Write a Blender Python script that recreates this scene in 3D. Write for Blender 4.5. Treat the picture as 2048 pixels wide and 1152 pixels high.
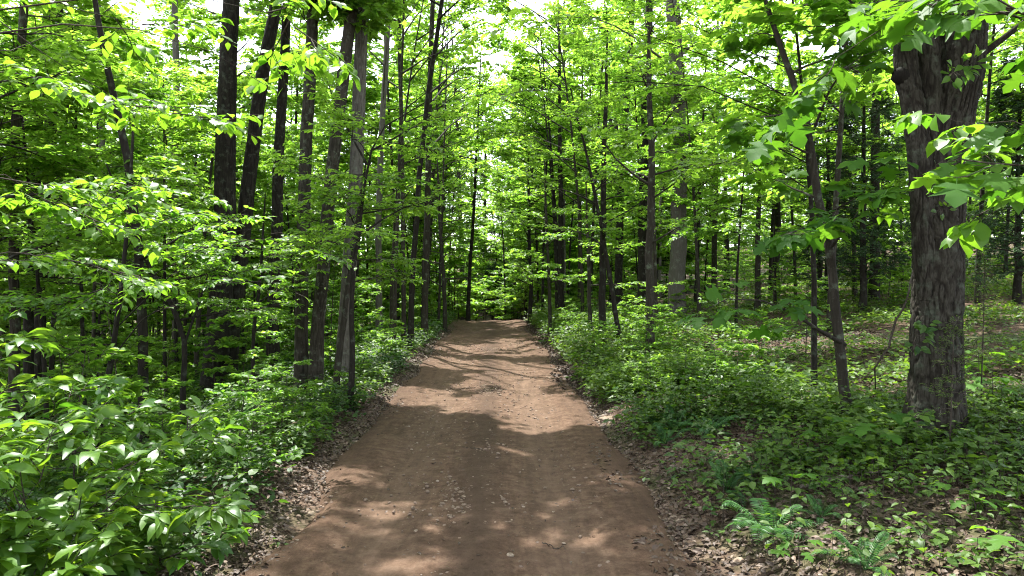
import bpy, math, random
import numpy as np

# ------------------------------------------------------------------ camera, world, sun, exposure
for o in list(bpy.data.objects):
    bpy.data.objects.remove(o)
scene = bpy.context.scene
COL = scene.collection
F_PX, CX, CY = 1384.0, 1024.0, 576.0
CAM_H = 2.4
PITCH = math.radians(-0.83)
cam_d = bpy.data.cameras.new("camera")
cam_d.sensor_width = 36.0
cam_d.lens = 36.0 * F_PX / 2048.0
cam_d.clip_start = 0.05
cam_d.clip_end = 2000.0
cam = bpy.data.objects.new("camera", cam_d)
cam.location = (0, 0, CAM_H)
cam.rotation_euler = (math.pi / 2 + PITCH, 0, 0)
COL.objects.link(cam)
scene.camera = cam

SUN_DIR = np.array([-0.20, 0.38, 0.90]); SUN_DIR /= np.linalg.norm(SUN_DIR)   # towards the sun
world = bpy.data.worlds.new("World")
scene.world = world
world.use_nodes = True
wn = world.node_tree
wn.nodes.clear()
sky = wn.nodes.new("ShaderNodeTexSky")
sky.sky_type = 'NISHITA'
sky.sun_disc = False
sky.sun_elevation = math.asin(SUN_DIR[2])
sky.sun_rotation = math.atan2(SUN_DIR[0], SUN_DIR[1])
sky.dust_density = 1.5
bg = wn.nodes.new("ShaderNodeBackground")
bg.inputs["Strength"].default_value = 0.15
wo = wn.nodes.new("ShaderNodeOutputWorld")
hs = wn.nodes.new("ShaderNodeHueSaturation")          # a hazy, whitish sky
hs.inputs["Saturation"].default_value = 0.4
wn.links.new(sky.outputs[0], hs.inputs["Color"])
wn.links.new(hs.outputs[0], bg.inputs[0])
wn.links.new(bg.outputs[0], wo.inputs[0])
sun_d = bpy.data.lights.new("sun", 'SUN')
sun_d.energy = 2.8
sun_d.angle = math.radians(0.53)
sun_d.color = (1.0, 0.98, 0.94)
sun = bpy.data.objects.new("sun", sun_d)
COL.objects.link(sun)
from mathutils import Vector
sun.rotation_euler = Vector(SUN_DIR).to_track_quat('Z', 'Y').to_euler()
scene.view_settings.view_transform = 'Standard'
scene.view_settings.look = 'None'
scene.view_settings.gamma = 1.0
scene.view_settings.exposure = 2.6
cy = scene.cycles
cy.max_bounces = 7
cy.diffuse_bounces = 6
cy.glossy_bounces = 2
cy.transmission_bounces = 4
cy.transparent_max_bounces = 4
cy.caustics_reflective = False
cy.caustics_refractive = False
cy.sample_clamp_indirect = 6.0
cy.use_adaptive_sampling = True
cy.adaptive_threshold = 0.02
cy.filter_width = 1.1
cy.use_denoising = True
try:
    cy.denoiser = 'OPENIMAGEDENOISE'
    cy.denoising_input_passes = 'RGB_ALBEDO_NORMAL'
    cy.denoising_prefilter = 'NONE'
except Exception:
    pass

RNG = np.random.default_rng(7)

# ------------------------------------------------------------------ terrain
def sstep(a, b, x):
    t = np.clip((x - a) / (b - a), 0, 1)
    return t * t * (3 - 2 * t)

def snoise(x, y, seed=0):
    """cheap smooth noise about -1..1"""
    r = np.random.default_rng(1000 + seed)
    v = 0
    for k in range(5):
        a, f, p = r.uniform(0, 6.28), r.uniform(0.6, 1.6), r.uniform(0, 6.28)
        v = v + np.sin((x * np.cos(a) + y * np.sin(a)) * f + p)
    return v / 2.6

def road_c(y):
    yy = np.clip(y, -30, 60)
    return -0.25 - 0.016 * yy - 0.0002 * yy * yy - 0.02 * np.clip(y - 44, 0, 26) ** 2 - 1.0 * np.clip(y - 70, 0, 400)

def road_z(y):
    d = np.clip(y - 35, 0, 16)
    return 0.03 * np.sin(y * 0.33) - 0.0042 * d * d - 0.134 * np.clip(y - 51, 0, 40)

def side_z(s, y):
    r = 0.34 * sstep(1.75, 3.0, s) + 0.125 * np.clip(s - 2.9, 0, 22) + 0.09 * np.clip(s - 24.9, 0, 60)
    l = -s
    lz = 0.10 * sstep(1.75, 2.15, l) - 0.16 * np.clip(l - 2.5, 0, 12) - 0.03 * np.clip(l - 14.5, 0, 80)
    return np.where(s > 0, r, lz)

def ground_z(x, y):
    x = np.asarray(x, float); y = np.asarray(y, float)
    s = x - road_c(y)
    z = road_z(y) * np.exp(-np.clip(np.abs(s) - 8, 0, 60) / 40.0) + side_z(s, y)
    rough = 0.05 * snoise(x * 1.1, y * 1.1, 1) + 0.03 * snoise(x * 3.1, y * 3.1, 2)
    z = z + rough * sstep(1.7, 2.6, np.abs(s)) + 0.25 * snoise(x * 0.12, y * 0.12, 3) * sstep(6, 16, np.abs(s))
    return z

def ground_sheet_z(x, y):
    s = np.asarray(x) - road_c(np.asarray(y))
    return ground_z(x, y) - 0.07 * (1 - sstep(1.55, 1.95, np.abs(s)))

CP, SP = math.cos(PITCH), math.sin(PITCH)
def ray(px, py):
    a, b = (px - CX) / F_PX, -(py - CY) / F_PX
    return np.array([a, CP - b * SP, SP + b * CP])

def at(px, py, Y):
    """the point seen at pixel (px,py) of the 2048 picture, Y metres ahead"""
    d = ray(px, py)
    return np.array([0, 0, CAM_H]) + d * (Y / d[1])

def on_ground(px, py):
    d = ray(px, py)
    Y = np.linspace(2.5, 90, 3500)
    X = d[0] / d[1] * Y
    Z = CAM_H + d[2] / d[1] * Y
    hit = np.nonzero(Z <= ground_z(X, Y))[0]
    i = hit[0] if len(hit) else len(Y) - 1
    return np.array([X[i], Y[i], float(ground_z(X[i], Y[i]))])

# ------------------------------------------------------------------ openings in the canopy (where the sun comes through)
OPEN = []     # centre, rx, ry
def opening(p, rx, ry):
    OPEN.append((np.asarray(p, float), rx, ry))
def opening_px(px, py, wpx, hpx):
    """opening lighting the patch of ground seen at this pixel, its half size in pixels"""
    c = on_ground(px, py)
    u = on_ground(px, py - hpx); d = on_ground(px, py + hpx)
    opening(c, wpx / F_PX * c[1] + .04, max(0.06, (u[1] - d[1]) / 2) + .05)
for a in [
    (985, 643, 62, 8), (1000, 658, 60, 6), (940, 668, 30, 4),
    (960, 730, 125, 9), (1040, 741, 80, 8), (890, 722, 40, 9),
    (1035, 766, 55, 13), (1110, 752, 30, 8), (960, 765, 45, 8),
    (840, 795, 85, 18), (930, 815, 60, 15), (1010, 800, 55, 14), (1070, 828, 90, 18), (1140, 815, 50, 18), (1160, 838, 45, 15),
    (1050, 858, 60, 10), (1110, 850, 60, 14), (1200, 838, 30, 10), (800, 785, 40, 16),
    (868, 889, 26, 7), (975, 896, 45, 9), (1035, 902, 35, 8), (993, 928, 20, 6), (1204, 953, 16, 6),
    (842, 1000, 42, 9), (765, 1003, 14, 10), (740, 1022, 22, 8), (1092, 1066, 26, 11), (1180, 1078, 34, 8), (880, 1060, 22, 8), (790, 1070, 22, 9),
    (900, 1105, 20, 18), (1130, 1100, 24, 9), (1235, 1108, 26, 10), (840, 1132, 34, 12), (670, 1138, 26, 9),
    (1440, 1000, 24, 16), (1385, 1090, 32, 16), (1460, 935, 40, 22), (1400, 760, 40, 14),
    (1440, 596, 110, 14), (1600, 585, 90, 16), (1985, 600, 80, 30), (1640, 620, 90, 14), (1960, 690, 50, 20),
    (1980, 905, 60, 10), (1640, 830, 40, 8), (1930, 1010, 40, 10), (2010, 1070, 30, 12),
    (1290, 760, 40, 14), (1180, 690, 40, 14), (1230, 720, 30, 10), (1130, 640, 40, 16), (1540, 700, 60, 10),
    (720, 790, 40, 20), (800, 690, 40, 12), (860, 665, 30, 10), (690, 745, 40, 12),
]:
    opening_px(*a)
N_GROUND = len(OPEN)
for px, py, Y, rx, ry in [(70, 820, 3.4, 1.0, .7), (260, 790, 3.9, .9, .8), (400, 900, 3.6, .6, .5), (120, 960, 2.9, .6, .5), (330, 1040, 3.1, .4, .35), (250, 520, 7.5, .8, .5), (150, 300, 5.6, .6, .4), (640, 620, 9, .7, .5), (560, 830, 7.5, .5, .5), (560, 560, 9, .9, .8), (420, 590, 9.5, 1.0, .9),
                          (1870, 30, 3.2, .5, .5), (1650, 180, 3.6, .35, .4), (1640, 430, 5.4, .5, .4), (1400, 640, 6.5, .7, .6), (440, 130, 4.2, .7, .6),
                          (1000, 500, 38, 5, 6), (1060, 450, 30, 4, 4), (1180, 480, 24, 2.5, 3), (860, 440, 30, 3, 3), (920, 330, 26, 3, 3)]:
    opening(at(px, py, Y), rx, ry)
opening((-1.6, 50.0, -1.5), 4.0, 7.0)
OC = np.array([o[0] for o in OPEN]); ORX = np.array([o[1] for o in OPEN]); ORY = np.array([o[2] for o in OPEN])

def keep_shade(P, low=1.2):
    """which leaves stay: False for those hanging in an opening of the canopy"""
    keep = np.ones(len(P), bool)
    for c, rx, ry in OPEN:
        h = P[:, 2] - c[2]
        G = P - SUN_DIR * (h / SUN_DIR[2])[:, None]
        u = (G[:, 0] - c[0]) / rx; v = (G[:, 1] - c[1]) / ry
        n = 0.42 * snoise(u * 2.8 + c[0] * 3, v * 2.8 + c[1], 5)
        keep &= ~((h > low) & (u * u + v * v < 1.0 + n))
    G = P - SUN_DIR * (P[:, 2] / SUN_DIR[2])[:, None]      # gaps cut in the crowns to let sun into the woods beside the track
    s = G[:, 0] - road_c(G[:, 1])
    gap = ((s < -2.6) | ((s > 3.0) & (G[:, 1] > 13))) & (snoise(G[:, 0] * 1.25, G[:, 1] * 1.25, 17) > .02)
    few = np.random.default_rng(len(P)).uniform(0, 1, len(P)) < .10     # a few leaves stay in every opening
    return (keep | few) & ~(gap & (P[:, 2] > 3.5))

# ------------------------------------------------------------------ mesh helper
class Acc:
    def __init__(self):
        self.v, self.li, self.ls, self.m, self.t, self.sm, self.lat = [], [], [], [], [], [], []
        self.n = 0
    def add(self, V, Fc, mat=0, tint=None, smooth=False, lat=None):
        """V (n,3); Fc (m,k) faces of k corners; tint (m,) a random number per face"""
        Fc = np.asarray(Fc)
        if len(V) == 0 or len(Fc) == 0:
            return
        m, k = Fc.shape
        self.li.append((Fc + self.n).ravel()); self.ls.append(np.full(m, k))
        self.m.append(np.full(m, mat) if np.isscalar(mat) else mat)
        self.t.append(np.zeros(m) if tint is None else np.asarray(tint, float))
        self.sm.append(np.full(m, smooth))
        self.v.append(np.asarray(V, float)); self.n += len(V)
    def mesh(self, name, mats):
        me = bpy.data.meshes.new(name)
        if self.n:
            V = np.concatenate(self.v); li = np.concatenate(self.li).astype(np.int32); lt = np.concatenate(self.ls).astype(np.int32)
            me.vertices.add(len(V)); me.vertices.foreach_set("co", V.astype(np.float32).ravel())
            me.loops.add(len(li)); me.loops.foreach_set("vertex_index", li)
            me.polygons.add(len(lt))
            st = np.zeros(len(lt), np.int32); st[1:] = np.cumsum(lt)[:-1]
            me.polygons.foreach_set("loop_start", st); me.polygons.foreach_set("loop_total", lt)
            me.polygons.foreach_set("material_index", np.concatenate(self.m).astype(np.int32))
            me.polygons.foreach_set("use_smooth", np.concatenate(self.sm))
            a = me.attributes.new("tint", 'FLOAT', 'FACE')
            a.data.foreach_set("value", np.concatenate(self.t).astype(np.float32))
        for m in mats:
            me.materials.append(m)
        me.update(calc_edges=True)
        return me

def link(name, me, parent=None, loc=(0, 0, 0)):
    o = bpy.data.objects.new(name, me)
    COL.objects.link(o)
    o.location = loc
    if parent is not None:
        o.parent = parent
    return o

def tag(o, label=None, cat=None, group=None, kind=None):
    if label: o["label"] = label
    if cat: o["category"] = cat
    if group: o["group"] = group
    if kind: o["kind"] = kind
    return o

def thing(name, label, cat, loc, group=None, rz=0.0):
    o = bpy.data.objects.new(name, None)
    o.empty_display_size = 0.2
    COL.objects.link(o)
    o.location = loc
    o.rotation_euler = (0, 0, rz)
    return tag(o, label, cat, group)

def dup(root, loc, rz, sc, label=None, group=None):
    r = root.copy(); COL.objects.link(r)
    r.location = loc; r.rotation_euler = (0, 0, rz); r.scale = (sc, sc, sc)
    if label: r["label"] = label
    if group: r["group"] = group
    for ch in list(root.children):
        c = ch.copy(); COL.objects.link(c); c.parent = r
        for g in ch.children:
            d = g.copy(); COL.objects.link(d); d.parent = c
    return r

# ------------------------------------------------------------------ materials
def new_mat(name):
    m = bpy.data.materials.new(name); m.use_nodes = True
    m.node_tree.nodes.clear()
    return m, m.node_tree
def N(nt, typ, **kw):
    n = nt.nodes.new(typ)
    for k, v in kw.items():
        setattr(n, k, v)
    return n
def mixc(nt, fac, a, b):
    n = N(nt, "ShaderNodeMix", data_type='RGBA')
    for sock, val in ((n.inputs[0], fac), (n.inputs[6], a), (n.inputs[7], b)):
        if hasattr(val, "links"): nt.links.new(val, sock)
        elif isinstance(val, (int, float)): sock.default_value = val
        else: sock.default_value = (*val, 1)
    return n.outputs[2]
def math_n(nt, op, a, b=0.0):
    n = N(nt, "ShaderNodeMath", operation=op)
    for sock, val in ((n.inputs[0], a), (n.inputs[1], b)):
        if hasattr(val, "links"): nt.links.new(val, sock)
        else: sock.default_value = val
    return n.outputs[0]
def ramp(nt, fac, stops):
    n = N(nt, "ShaderNodeValToRGB")
    e = n.color_ramp.elements
    while len(e) > 1: e.remove(e[0])
    e[0].position = stops[0][0]; e[0].color = (*stops[0][1], 1)
    for p, c in stops[1:]:
        k = e.new(p); k.color = (*c, 1)
    nt.links.new(fac, n.inputs[0])
    return n.outputs[0]
def noise(nt, vec, scale, detail=4.0, rough=0.55, dist=0.0):
    n = N(nt, "ShaderNodeTexNoise")
    n.inputs["Scale"].default_value = scale; n.inputs["Detail"].default_value = detail
    n.inputs["Roughness"].default_value = rough; n.inputs["Distortion"].default_value = dist
    if vec is not None: nt.links.new(vec, n.inputs["Vector"])
    return n.outputs["Fac"]
def obj_vec(nt, scale=(1, 1, 1)):
    tc = N(nt, "ShaderNodeTexCoord"); mp = N(nt, "ShaderNodeMapping")
    mp.inputs["Scale"].default_value = scale
    nt.links.new(tc.outputs["Object"], mp.inputs["Vector"])
    return mp.outputs["Vector"]

def leaf_mat(name, dark, light, trans_d, trans_l, tfac=0.5, rough=0.42, spec=0.35):
    m, nt = new_mat(name)
    at_ = N(nt, "ShaderNodeAttribute", attribute_name="tint")
    oi = N(nt, "ShaderNodeObjectInfo")
    f = math_n(nt, 'ADD', at_.outputs["Fac"], math_n(nt, 'MULTIPLY', math_n(nt, 'SUBTRACT', oi.outputs["Random"], 0.5), 0.45))
    c1 = ramp(nt, f, [(0.0, dark), (0.8, light), (1.0, tuple(min(1, x * 1.25) for x in light))])
    c2 = ramp(nt, f, [(0.0, trans_d), (0.8, trans_l), (1.0, tuple(min(1, x * 1.1) for x in trans_l))])
    p = N(nt, "ShaderNodeBsdfPrincipled")
    p.inputs["Roughness"].default_value = rough
    p.inputs["Specular IOR Level"].default_value = spec
    nt.links.new(c1, p.inputs["Base Color"])
    t = N(nt, "ShaderNodeBsdfTranslucent"); nt.links.new(c2, t.inputs["Color"])
    mx = N(nt, "ShaderNodeMixShader"); mx.inputs[0].default_value = tfac
    nt.links.new(p.outputs[0], mx.inputs[1]); nt.links.new(t.outputs[0], mx.inputs[2])
    out = N(nt, "ShaderNodeOutputMaterial"); nt.links.new(mx.outputs[0], out.inputs[0])
    return m

def bark_mat(name, dark, mid, pale, lichen=(0.20, 0.24, 0.17), lich=0.35, vs=0.16, scale=14.0, bump=0.7, bdist=0.03, relief=0.0):
    m, nt = new_mat(name)
    v = obj_vec(nt, (1, 1, vs))
    n1 = noise(nt, v, scale, 6, 0.65, 0.6)
    n2 = noise(nt, v, scale * 3.2, 4, 0.6, 0.3)
    vv = obj_vec(nt)
    big = noise(nt, vv, 1.6, 3)
    pat = noise(nt, vv, 7.0, 5, 0.65)
    rid = math_n(nt, 'ABSOLUTE', math_n(nt, 'SUBTRACT', n1, 0.5))
    h = math_n(nt, 'ADD', math_n(nt, 'MULTIPLY', rid, 4.0), math_n(nt, 'MULTIPLY', n2, 0.5))
    if relief > 0:      # furrows of the modelled bark are dark, its ridges grey
        ta = N(nt, "ShaderNodeAttribute", attribute_name="tint")
        h = math_n(nt, 'ADD', math_n(nt, 'MULTIPLY', h, 1 - relief), math_n(nt, 'MULTIPLY', ta.outputs["Fac"], relief))
    c = ramp(nt, h, [(0.12, dark), (0.45, mid), (0.95, pale)])
    c = mixc(nt, math_n(nt, 'MULTIPLY', big, 0.35), c, mid)
    lf = N(nt, "ShaderNodeMapRange"); lf.inputs[1].default_value = 0.55; lf.inputs[2].default_value = 0.68; lf.inputs[4].default_value = lich
    nt.links.new(pat, lf.inputs[0])
    c = mixc(nt, lf.outputs[0], c, lichen)
    p = N(nt, "ShaderNodeBsdfPrincipled"); p.inputs["Roughness"].default_value = 0.92; p.inputs["Specular IOR Level"].default_value = 0.15
    nt.links.new(c, p.inputs["Base Color"])
    b = N(nt, "ShaderNodeBump"); b.inputs["Strength"].default_value = bump; b.inputs["Distance"].default_value = bdist
    nt.links.new(h, b.inputs["Height"]); nt.links.new(b.outputs[0], p.inputs["Normal"])
    out = N(nt, "ShaderNodeOutputMaterial"); nt.links.new(p.outputs[0], out.inputs[0])
    return m

def tint_mat(name, stops, rough=0.8, spec=0.2, trans=0.0):
    m, nt = new_mat(name)
    a = N(nt, "ShaderNodeAttribute", attribute_name="tint")
    c = ramp(nt, a.outputs["Fac"], stops)
    nz = noise(nt, obj_vec(nt), 60.0, 3)
    c = mixc(nt, math_n(nt, 'MULTIPLY', nz, 0.5), c, tuple(x * 0.55 for x in stops[len(stops) // 2][1]))
    p = N(nt, "ShaderNodeBsdfPrincipled"); p.inputs["Roughness"].default_value = rough; p.inputs["Specular IOR Level"].default_value = spec
    nt.links.new(c, p.inputs["Base Color"])
    out = N(nt, "ShaderNodeOutputMaterial"); nt.links.new(p.outputs[0], out.inputs[0])
    return m

def ground_mat():
    m, nt = new_mat("forest_floor")
    v = obj_vec(nt)
    a = noise(nt, v, 0.55, 5, 0.6); b = noise(nt, v, 9.0, 6, 0.7, 0.4)
    vo = N(nt, "ShaderNodeTexVoronoi"); vo.inputs["Scale"].default_value = 17.0; nt.links.new(v, vo.inputs["Vector"])
    c = ramp(nt, b, [(0.25, (0.022, 0.015, 0.010)), (0.5, (0.06, 0.039, 0.026)), (0.75, (0.13, 0.09, 0.064))])
    sep = N(nt, "ShaderNodeSeparateColor"); nt.links.new(vo.outputs["Color"], sep.inputs[0])
    c2 = ramp(nt, sep.outputs[0], [(0.0, (0.03, 0.019, 0.013)), (0.5, (0.085, 0.055, 0.038)), (1.0, (0.18, 0.13, 0.095))])
    c = mixc(nt, 0.55, c, c2)
    g = ramp(nt, a, [(0.48, (0, 0, 0)), (0.66, (0.7, 0.7, 0.7))])
    c = mixc(nt, g, c, (0.035, 0.06, 0.016))
    p = N(nt, "ShaderNodeBsdfPrincipled"); p.inputs["Roughness"].default_value = 0.95; p.inputs["Specular IOR Level"].default_value = 0.1
    nt.links.new(c, p.inputs["Base Color"])
    bu = N(nt, "ShaderNodeBump"); bu.inputs["Strength"].default_value = 0.8; bu.inputs["Distance"].default_value = 0.04
    nt.links.new(math_n(nt, 'ADD', b, vo.outputs["Distance"]), bu.inputs["Height"]); nt.links.new(bu.outputs[0], p.inputs["Normal"])
    out = N(nt, "ShaderNodeOutputMaterial"); nt.links.new(p.outputs[0], out.inputs[0])
    return m

def road_mat():
    m, nt = new_mat("road_dirt")
    v = obj_vec(nt)
    lat = N(nt, "ShaderNodeAttribute", attribute_name="across").outputs["Fac"]     # metres from the middle of the road
    fine = noise(nt, v, 20.0, 9, 0.85); mid = noise(nt, v, 6.0, 10, 0.8, 0.2); big = noise(nt, v, 0.8, 4, 0.6)
    strk = noise(nt, obj_vec(nt, (2.4, 0.30, 1)), 3.0, 6, 0.68, 0.8)
    c = ramp(nt, mid, [(0.32, (0.043, 0.024, 0.0135)), (0.5, (0.090, 0.054, 0.034)), (0.68, (0.152, 0.100, 0.068))])
    # red clay at the sides, fine pale dust in the wheel tracks
    ab = math_n(nt, 'ABSOLUTE', math_n(nt, 'ADD', lat, math_n(nt, 'MULTIPLY', math_n(nt, 'SUBTRACT', big, 0.5), 0.5)))
    tr = N(nt, "ShaderNodeMapRange"); tr.inputs[1].default_value = 0.55; tr.inputs[2].default_value = 0.0
    nt.links.new(math_n(nt, 'ABSOLUTE', math_n(nt, 'SUBTRACT', ab, 0.85)), tr.inputs[0])
    c = mixc(nt, math_n(nt, 'MULTIPLY', tr.outputs[0], 0.35), c, (0.140, 0.094, 0.064))
    ed = N(nt, "ShaderNodeMapRange"); ed.inputs[1].default_value = 1.35; ed.inputs[2].default_value = 1.85
    nt.links.new(ab, ed.inputs[0])
    c = mixc(nt, math_n(nt, 'MULTIPLY', ed.outputs[0], 0.75), c, (0.070, 0.043, 0.028))
    ce = N(nt, "ShaderNodeMapRange"); ce.inputs[1].default_value = 0.38; ce.inputs[2].default_value = 0.05
    nt.links.new(ab, ce.inputs[0])
    c = mixc(nt, math_n(nt, 'MULTIPLY', math_n(nt, 'MULTIPLY', ce.outputs[0], 1.5), strk), c, (0.060, 0.038, 0.025))
    stf = N(nt, "ShaderNodeMapRange"); stf.inputs[1].default_value = 0.35; stf.inputs[2].default_value = 0.7; stf.inputs[3].default_value = 0.76; stf.inputs[4].default_value = 1.12
    nt.links.new(strk, stf.inputs[0])
    mul = N(nt, "ShaderNodeMix", data_type='RGBA', blend_type='MULTIPLY'); mul.inputs[0].default_value = 1.0
    nt.links.new(c, mul.inputs[6]); nt.links.new(stf.outputs[0], mul.inputs[7]); c = mul.outputs[2]
    sp = ramp(nt, fine, [(0.32, (0.45, 0.43, 0.41)), (0.47, (1, 1, 1)), (0.62, (1.0, 1.0, 1.0)), (0.72, (2.0, 2.05, 2.1))])
    mul2 = N(nt, "ShaderNodeMix", data_type='RGBA', blend_type='MULTIPLY'); nt.links.new(math_n(nt, 'SUBTRACT', 0.95, math_n(nt, 'MULTIPLY', tr.outputs[0], 0.55)), mul2.inputs[0])
    nt.links.new(c, mul2.inputs[6]); nt.links.new(sp, mul2.inputs[7]); c = mul2.outputs[2]
    p = N(nt, "ShaderNodeBsdfPrincipled"); p.inputs["Roughness"].default_value = 0.93; p.inputs["Specular IOR Level"].default_value = 0.12
    nt.links.new(c, p.inputs["Base Color"])
    bu = N(nt, "ShaderNodeBump"); bu.inputs["Strength"].default_value = 0.65; bu.inputs["Distance"].default_value = 0.02
    nt.links.new(math_n(nt, 'ADD', fine, math_n(nt, 'MULTIPLY', mid, 0.6)), bu.inputs["Height"]); nt.links.new(bu.outputs[0], p.inputs["Normal"])
    out = N(nt, "ShaderNodeOutputMaterial"); nt.links.new(p.outputs[0], out.inputs[0])
    return m

M = {}
M['leaf'] = leaf_mat("leaf_broad", (0.050, 0.115, 0.014), (0.100, 0.185, 0.022), (0.17, 0.41, 0.022), (0.36, 0.60, 0.05), 0.5, 0.45, 0.3)
M['leaf_near'] = leaf_mat("leaf_near", (0.040, 0.105, 0.014), (0.085, 0.165, 0.022), (0.12, 0.32, 0.014), (0.27, 0.50, 0.025), 0.48, 0.42, 0.35)
M['leaf_high'] = leaf_mat("leaf_canopy", (0.045, 0.105, 0.014), (0.095, 0.175, 0.022), (0.19, 0.42, 0.026), (0.37, 0.60, 0.055), 0.52, 0.5, 0.25)
M['leaf_gloss'] = leaf_mat("leaf_shrub", (0.035, 0.095, 0.012), (0.100, 0.190, 0.020), (0.09, 0.27, 0.012), (0.36, 0.54, 0.025), 0.4, 0.40, 0.38)
M['leaf_lobed'] = leaf_mat("leaf_lobed", (0.035, 0.10, 0.012), (0.065, 0.150, 0.018), (0.07, 0.20, 0.010), (0.20, 0.40, 0.018), 0.46, 0.55, 0.18)
M['leaf_low'] = leaf_mat("leaf_herb", (0.018, 0.052, 0.009), (0.070, 0.125, 0.018), (0.045, 0.14, 0.010), (0.20, 0.34, 0.022), 0.40, 0.48, 0.3)
M['leaf_cedar'] = leaf_mat("needle_cedar", (0.018, 0.040, 0.016), (0.035, 0.070, 0.025), (0.02, 0.05, 0.012), (0.05, 0.10, 0.02), 0.25, 0.6, 0.2)
M['leaf_fern'] = leaf_mat("frond_fern", (0.030, 0.085, 0.024), (0.060, 0.140, 0.040), (0.05, 0.17, 0.02), (0.13, 0.30, 0.04), 0.35, 0.45, 0.4)
M['bark'] = bark_mat("bark_grey", (0.007, 0.005, 0.004), (0.028, 0.023, 0.017), (0.080, 0.070, 0.055), relief=0.6)
M['bark_dark'] = bark_mat("bark_dark", (0.004, 0.003, 0.0025), (0.016, 0.013, 0.010), (0.046, 0.039, 0.031), lich=0.2, relief=0.6)
M['bark_pale'] = bark_mat("bark_pale", (0.028, 0.023, 0.019), (0.085, 0.074, 0.062), (0.17, 0.155, 0.135), lich=0.4, relief=0.6)
M['bark_oak'] = bark_mat("bark_oak", (0.004, 0.003, 0.002), (0.019, 0.0155, 0.011), (0.070, 0.064, 0.049), lichen=(0.080, 0.095, 0.065), lich=0.45, vs=0.2, scale=30, bump=0.5, bdist=0.015, relief=0.62)
M['twig'] = bark_mat("bark_twig", (0.015, 0.012, 0.009), (0.045, 0.035, 0.027), (0.10, 0.083, 0.066), lich=0.15, vs=0.5, scale=25, bump=0.3, bdist=0.01)
M['deadwood'] = bark_mat("dead_wood", (0.08, 0.062, 0.048), (0.20, 0.165, 0.13), (0.36, 0.31, 0.26), lich=0.1, vs=0.4, scale=30, bump=0.3, bdist=0.01)
M['ground'] = ground_mat()
M['road'] = road_mat()
M['litter'] = tint_mat("dead_leaf", [(0.0, (0.020, 0.012, 0.007)), (0.45, (0.062, 0.039, 0.025)), (0.8, (0.125, 0.085, 0.058)), (1.0, (0.24, 0.18, 0.135))], 0.6, 0.3)
M['stone'] = tint_mat("stone", [(0.0, (0.13, 0.09, 0.066)), (0.5, (0.20, 0.145, 0.105)), (1.0, (0.42, 0.35, 0.28))], 0.85, 0.2)
M['rock'] = bark_mat("rock_tan", (0.11, 0.08, 0.055), (0.21, 0.16, 0.115), (0.33, 0.27, 0.21), lich=0.15, vs=1.0, scale=9, bump=0.4, bdist=0.02)

# ------------------------------------------------------------------ plant parts
def nrm(a):
    return a / np.maximum(np.linalg.norm(a, axis=-1, keepdims=True), 1e-9)

def tubes(P, R, S=5, cap=False):
    """P (n,k,3) polylines, R (n,k) radii -> verts, quads"""
    n, k, _ = P.shape
    T = np.empty_like(P); T[:, 1:-1] = P[:, 2:] - P[:, :-2]; T[:, 0] = P[:, 1] - P[:, 0]; T[:, -1] = P[:, -1] - P[:, -2]
    T = nrm(T)
    ref = np.where(np.abs(T[:, :1, 2:3]) > 0.8, np.array([[[1.0, 0, 0]]]), np.array([[[0, 0, 1.0]]]))
    U = nrm(np.cross(T, np.broadcast_to(ref, T.shape))); W = np.cross(T, U)
    a = np.arange(S) / S * 2 * np.pi
    V = P[:, :, None, :] + R[:, :, None, None] * (np.cos(a)[None, None, :, None] * U[:, :, None, :] + np.sin(a)[None, None, :, None] * W[:, :, None, :])
    idx = np.arange(n * k * S).reshape(n, k, S)
    A = idx[:, :-1]; B = idx[:, 1:]
    Q = np.stack([A, np.roll(A, -1, 2), np.roll(B, -1, 2), B], -1).reshape(-1, 4)
    return V.reshape(-1, 3), Q

def tpl(verts, polys):
    tris = []
    for p in polys:
        for i in range(1, len(p) - 1):
            tris.append((p[0], p[i], p[i + 1]))
    return np.array(verts, float), np.array(tris)
LEAF = {
    'rhomb': tpl([(0, 0, 0), (.42, .27, .07), (1, 0, -.06), (.42, -.27, .07)], [(0, 2, 1), (0, 3, 2)]),
    'hex': tpl([(0, 0, 0), (.25, .22, .05), (.62, .2, .03), (1, 0, -.12), (.62, -.2, .03), (.25, -.22, .05), (.5, 0, 0.0)],
               [(0, 6, 1), (1, 6, 2), (2, 6, 3), (3, 6, 4), (4, 6, 5), (5, 6, 0)]),
    'oval': tpl([(0, 0, 0), (.18, .13, .03), (.45, .22, .05), (.72, .18, .0), (1, 0, -.16), (.72, -.18, .0), (.45, -.22, .05), (.18, -.13, .03), (.2, 0, 0), (.46, 0, .015), (.74, 0, -.045)],
                [(0, 8, 1), (8, 9, 2, 1), (9, 10, 3, 2), (10, 4, 3), (0, 7, 8), (8, 7, 6, 9), (9, 6, 5, 10), (10, 5, 4)]),
    'lobed': tpl([(0, 0, 0), (-.06, .2, .0), (.12, .47, -.05), (.27, .2, .03), (.42, .3, .01), (.60, .54, -.08), (.62, .2, .03), (.80, .22, -.02), (1, 0, -.12),
                  (-.06, -.2, .0), (.12, -.47, -.05), (.27, -.2, .03), (.42, -.3, .01), (.60, -.54, -.08), (.62, -.2, .03), (.80, -.22, -.02), (.27, 0, .0), (.62, 0, -.01)],
                 [(16, 3, 2, 1, 0), (16, 17, 6, 5, 4, 3), (17, 8, 7, 6), (16, 0, 9, 10, 11), (16, 11, 12, 13, 14, 17), (17, 14, 15, 8)]),
    'needle': tpl([(0, 0, 0), (.4, .10, .0), (1, 0, 0), (.4, -.10, 0)], [(0, 2, 1), (0, 3, 2)]),
}

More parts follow.
